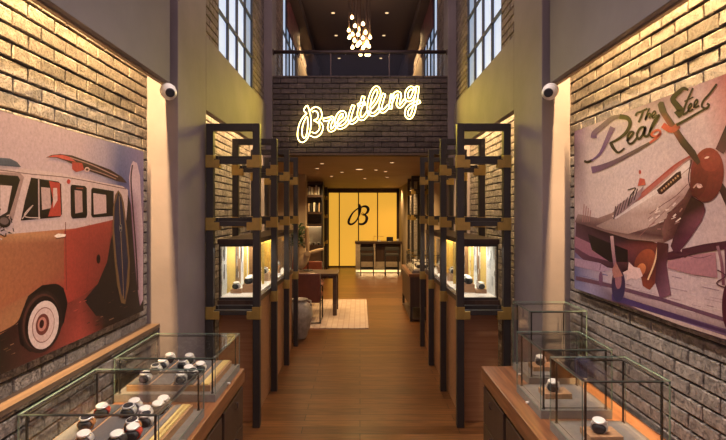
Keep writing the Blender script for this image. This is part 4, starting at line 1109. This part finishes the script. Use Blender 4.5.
# ------------------------------------------------------------------ chandelier
ch = thing('bulb_chandelier', (0, 8.0, 5.5), 'cluster chandelier of hanging glowing bulbs above the parapet', 'chandelier')
kid(MB().cyl((0, 0, -.04), (0, 0, 0), .28, n=32), 'canopy', 'cord', ch)
bl = [(352,17),(363,23.5),(355,25.5),(348.8,30),(365.5,32),(358,34),(349.3,37),(352.5,34),(354.5,40),(363,37.5),(370,37),(360,42.5),(367,42),(357.5,45),(352.5,47),(369,46),(363,47.5),(365.5,45),(360.5,54),(368.8,54),(366.5,54.2),(359,29)]
for i, (px, py) in enumerate(bl):
    yy = R.uniform(-.18, .18); Y = 8.0 + yy; x = (px - VX) * Y / F; z = H - (py - VY) * Y / F - 5.5
    cd = kid(MB().cyl((x, yy, z + .05), (x, yy, -.03), .0035, n=6), 'cord', 'cord', ch)
    b = MB().lathe([(.006, .04), (.012, .03), (.022, .012), (.029, -.008), (.026, -.024), (.012, -.034)], (x, yy, z), 14).build('bulb', 'bulb'); b.parent = cd
    s_ = MB().cyl((x, yy, z + .03), (x, yy, z + .075), .013, n=10).build('socket', 'brass'); s_.parent = cd
# ------------------------------------------------------------------ downlights
def downlight(x, y, z, r, label, group):
    o = thing('downlight', (x, y, z), label, 'ceiling light', group)
    kid(MB().lathe([(r*1.25, -.006), (r*1.25, 0), (r, 0), (r, -.006)], n=20), 'trim_ring', 'ring', o)
    kid(MB().cyl((0, 0, -.008), (0, 0, -.002), r * .92, n=20), 'lamp', 'lamp', o)
    return o
for j, y in enumerate((9.05, 10.2, 11.7)):
    for s in (-1, 1):
        downlight(s * .497, y, 5.5, .035, 'downlight in the mezzanine ceiling, %s row from the front, %s' % (['first', 'second', 'third'][j], 'left' if s < 0 else 'right'), 'mezzanine downlights')
gl = []
for (cx_, cy_) in ((195,325),(415,322),(180,340),(258,352),(395,350),(365,345),(225,365),(330,372),(400,368),(312,343)):
    px, py = 260 + cx_/3.145, 60 + cy_/3.145
    Y = F * (2.62 - H) / (VY - py); x = (px - VX) * Y / F; gl.append((x, Y))
for i, (x, y) in enumerate(gl):
    downlight(x, y, 2.62, .035 if i < 9 else .07, 'round downlight in the low gallery ceiling, at about %d metres, %s of centre' % (round(y), 'left' if x < -.05 else 'right'), 'gallery downlights')

# ------------------------------------------------------------------ lights
def area(name, loc, size, size_y, power, col, rot=(0, 0, 0), spread=None):
    l = bpy.data.lights.new(name, 'AREA'); l.shape = 'RECTANGLE'; l.size = size; l.size_y = size_y; l.energy = power; l.color = col
    if spread: l.spread = spread
    o = bpy.data.objects.new(name, l); COL.objects.link(o); o.location = loc; o.rotation_euler = rot; return o
def spot(name, loc, power, col, ang=1.6, blend=.8, rot=(0, 0, 0), r=.03):
    l = bpy.data.lights.new(name, 'SPOT'); l.energy = power; l.color = col; l.spot_size = ang; l.spot_blend = blend; l.shadow_soft_size = r
    o = bpy.data.objects.new(name, l); COL.objects.link(o); o.location = loc; o.rotation_euler = rot; return o
WARM = (1.0, .64, .28)
for s in (-1, 1):
    area('cove_light', (s * 1.425, 1.68, 3.40), .03, 2.9, 470, WARM, (0, 0, 0))
    area('cove_light', (s * 1.41, 5.45, 3.23), .03, 2.5, 170, WARM, (0, -s * .05, 0))
    area('showcase_light', (FX[s], 5.40, 1.515), .1, 2.0, 9, (1, .93, .84))
    area('mezzanine_cove', (s * 1.12, 10.5, 5.28), .03, 1.8, 30, WARM)
area('hall_fill', (0, 1.8, 6.1), 1.6, 2.6, 85, (1, .70, .64))  # unseen soft fill, added for the hall's pinkish ambient tone
area('hall_fill', (0, 4.8, 6.1), 1.6, 2.0, 50, (1, .70, .64))  # second added fill, farther down the hall
for s in (-1, 1):
    for y in (1.7, 2.5, 3.2):
        spot('case_spot', (-s * .9, y - .5, 6.0), 480, (1, .86, .74), .62, .9, (math.atan2(.5, 5.2), -s * math.atan2(2.2, 5.2), 0), .05)
area('sign_glow', (0, 6.62, 3.25), 1.9, .5, 38, (1, .72, .07), (-PI/2, 0, 0))
area('chandelier_light', (0, 8.0, 4.55), .25, .25, 20, (1, .62, .3), (PI, 0, 0))
for (x, y, p) in ((0, 8.2, 80), (-.9, 9.2, 80), (.6, 9.6, 70), (0, 11.0, 90), (0, 13.2, 90), (.9, 12.2, 70), (-1.0, 11.6, 40), (1.1, 15.2, 50), (1.05, 12.9, 60)):
    spot('gallery_spot', (x, y, 2.58), p * 1.6, (1, .62, .26), 2.4, .8, (0, 0, 0), .05)
area('counter_light', (.56, 14.72, .09), 1.2, .02, 2, WARM, (-.4, 0, 0))
W_ = bpy.data.worlds.new('world'); C.world = W_; W_.use_nodes = True
bg = W_.node_tree.nodes['Background']; bg.inputs['Color'].default_value = (.72, .58, .78, 1); bg.inputs['Strength'].default_value = .38

# ------------------------------------------------------------------ camera
cam = bpy.data.cameras.new('camera'); co = bpy.data.objects.new('camera', cam); COL.objects.link(co)
co.location = (0, 0, H); co.rotation_euler = (PI/2, 0, 0)
cam.sensor_width = 36; cam.lens = F / 726 * 36; cam.shift_x = 3 / 726; cam.shift_y = -7 / 726; cam.clip_start = .02
C.camera = co
vs_ = C.view_settings; vs_.view_transform = 'Standard'; vs_.look = 'None'; vs_.gamma = 1; vs_.exposure = 0
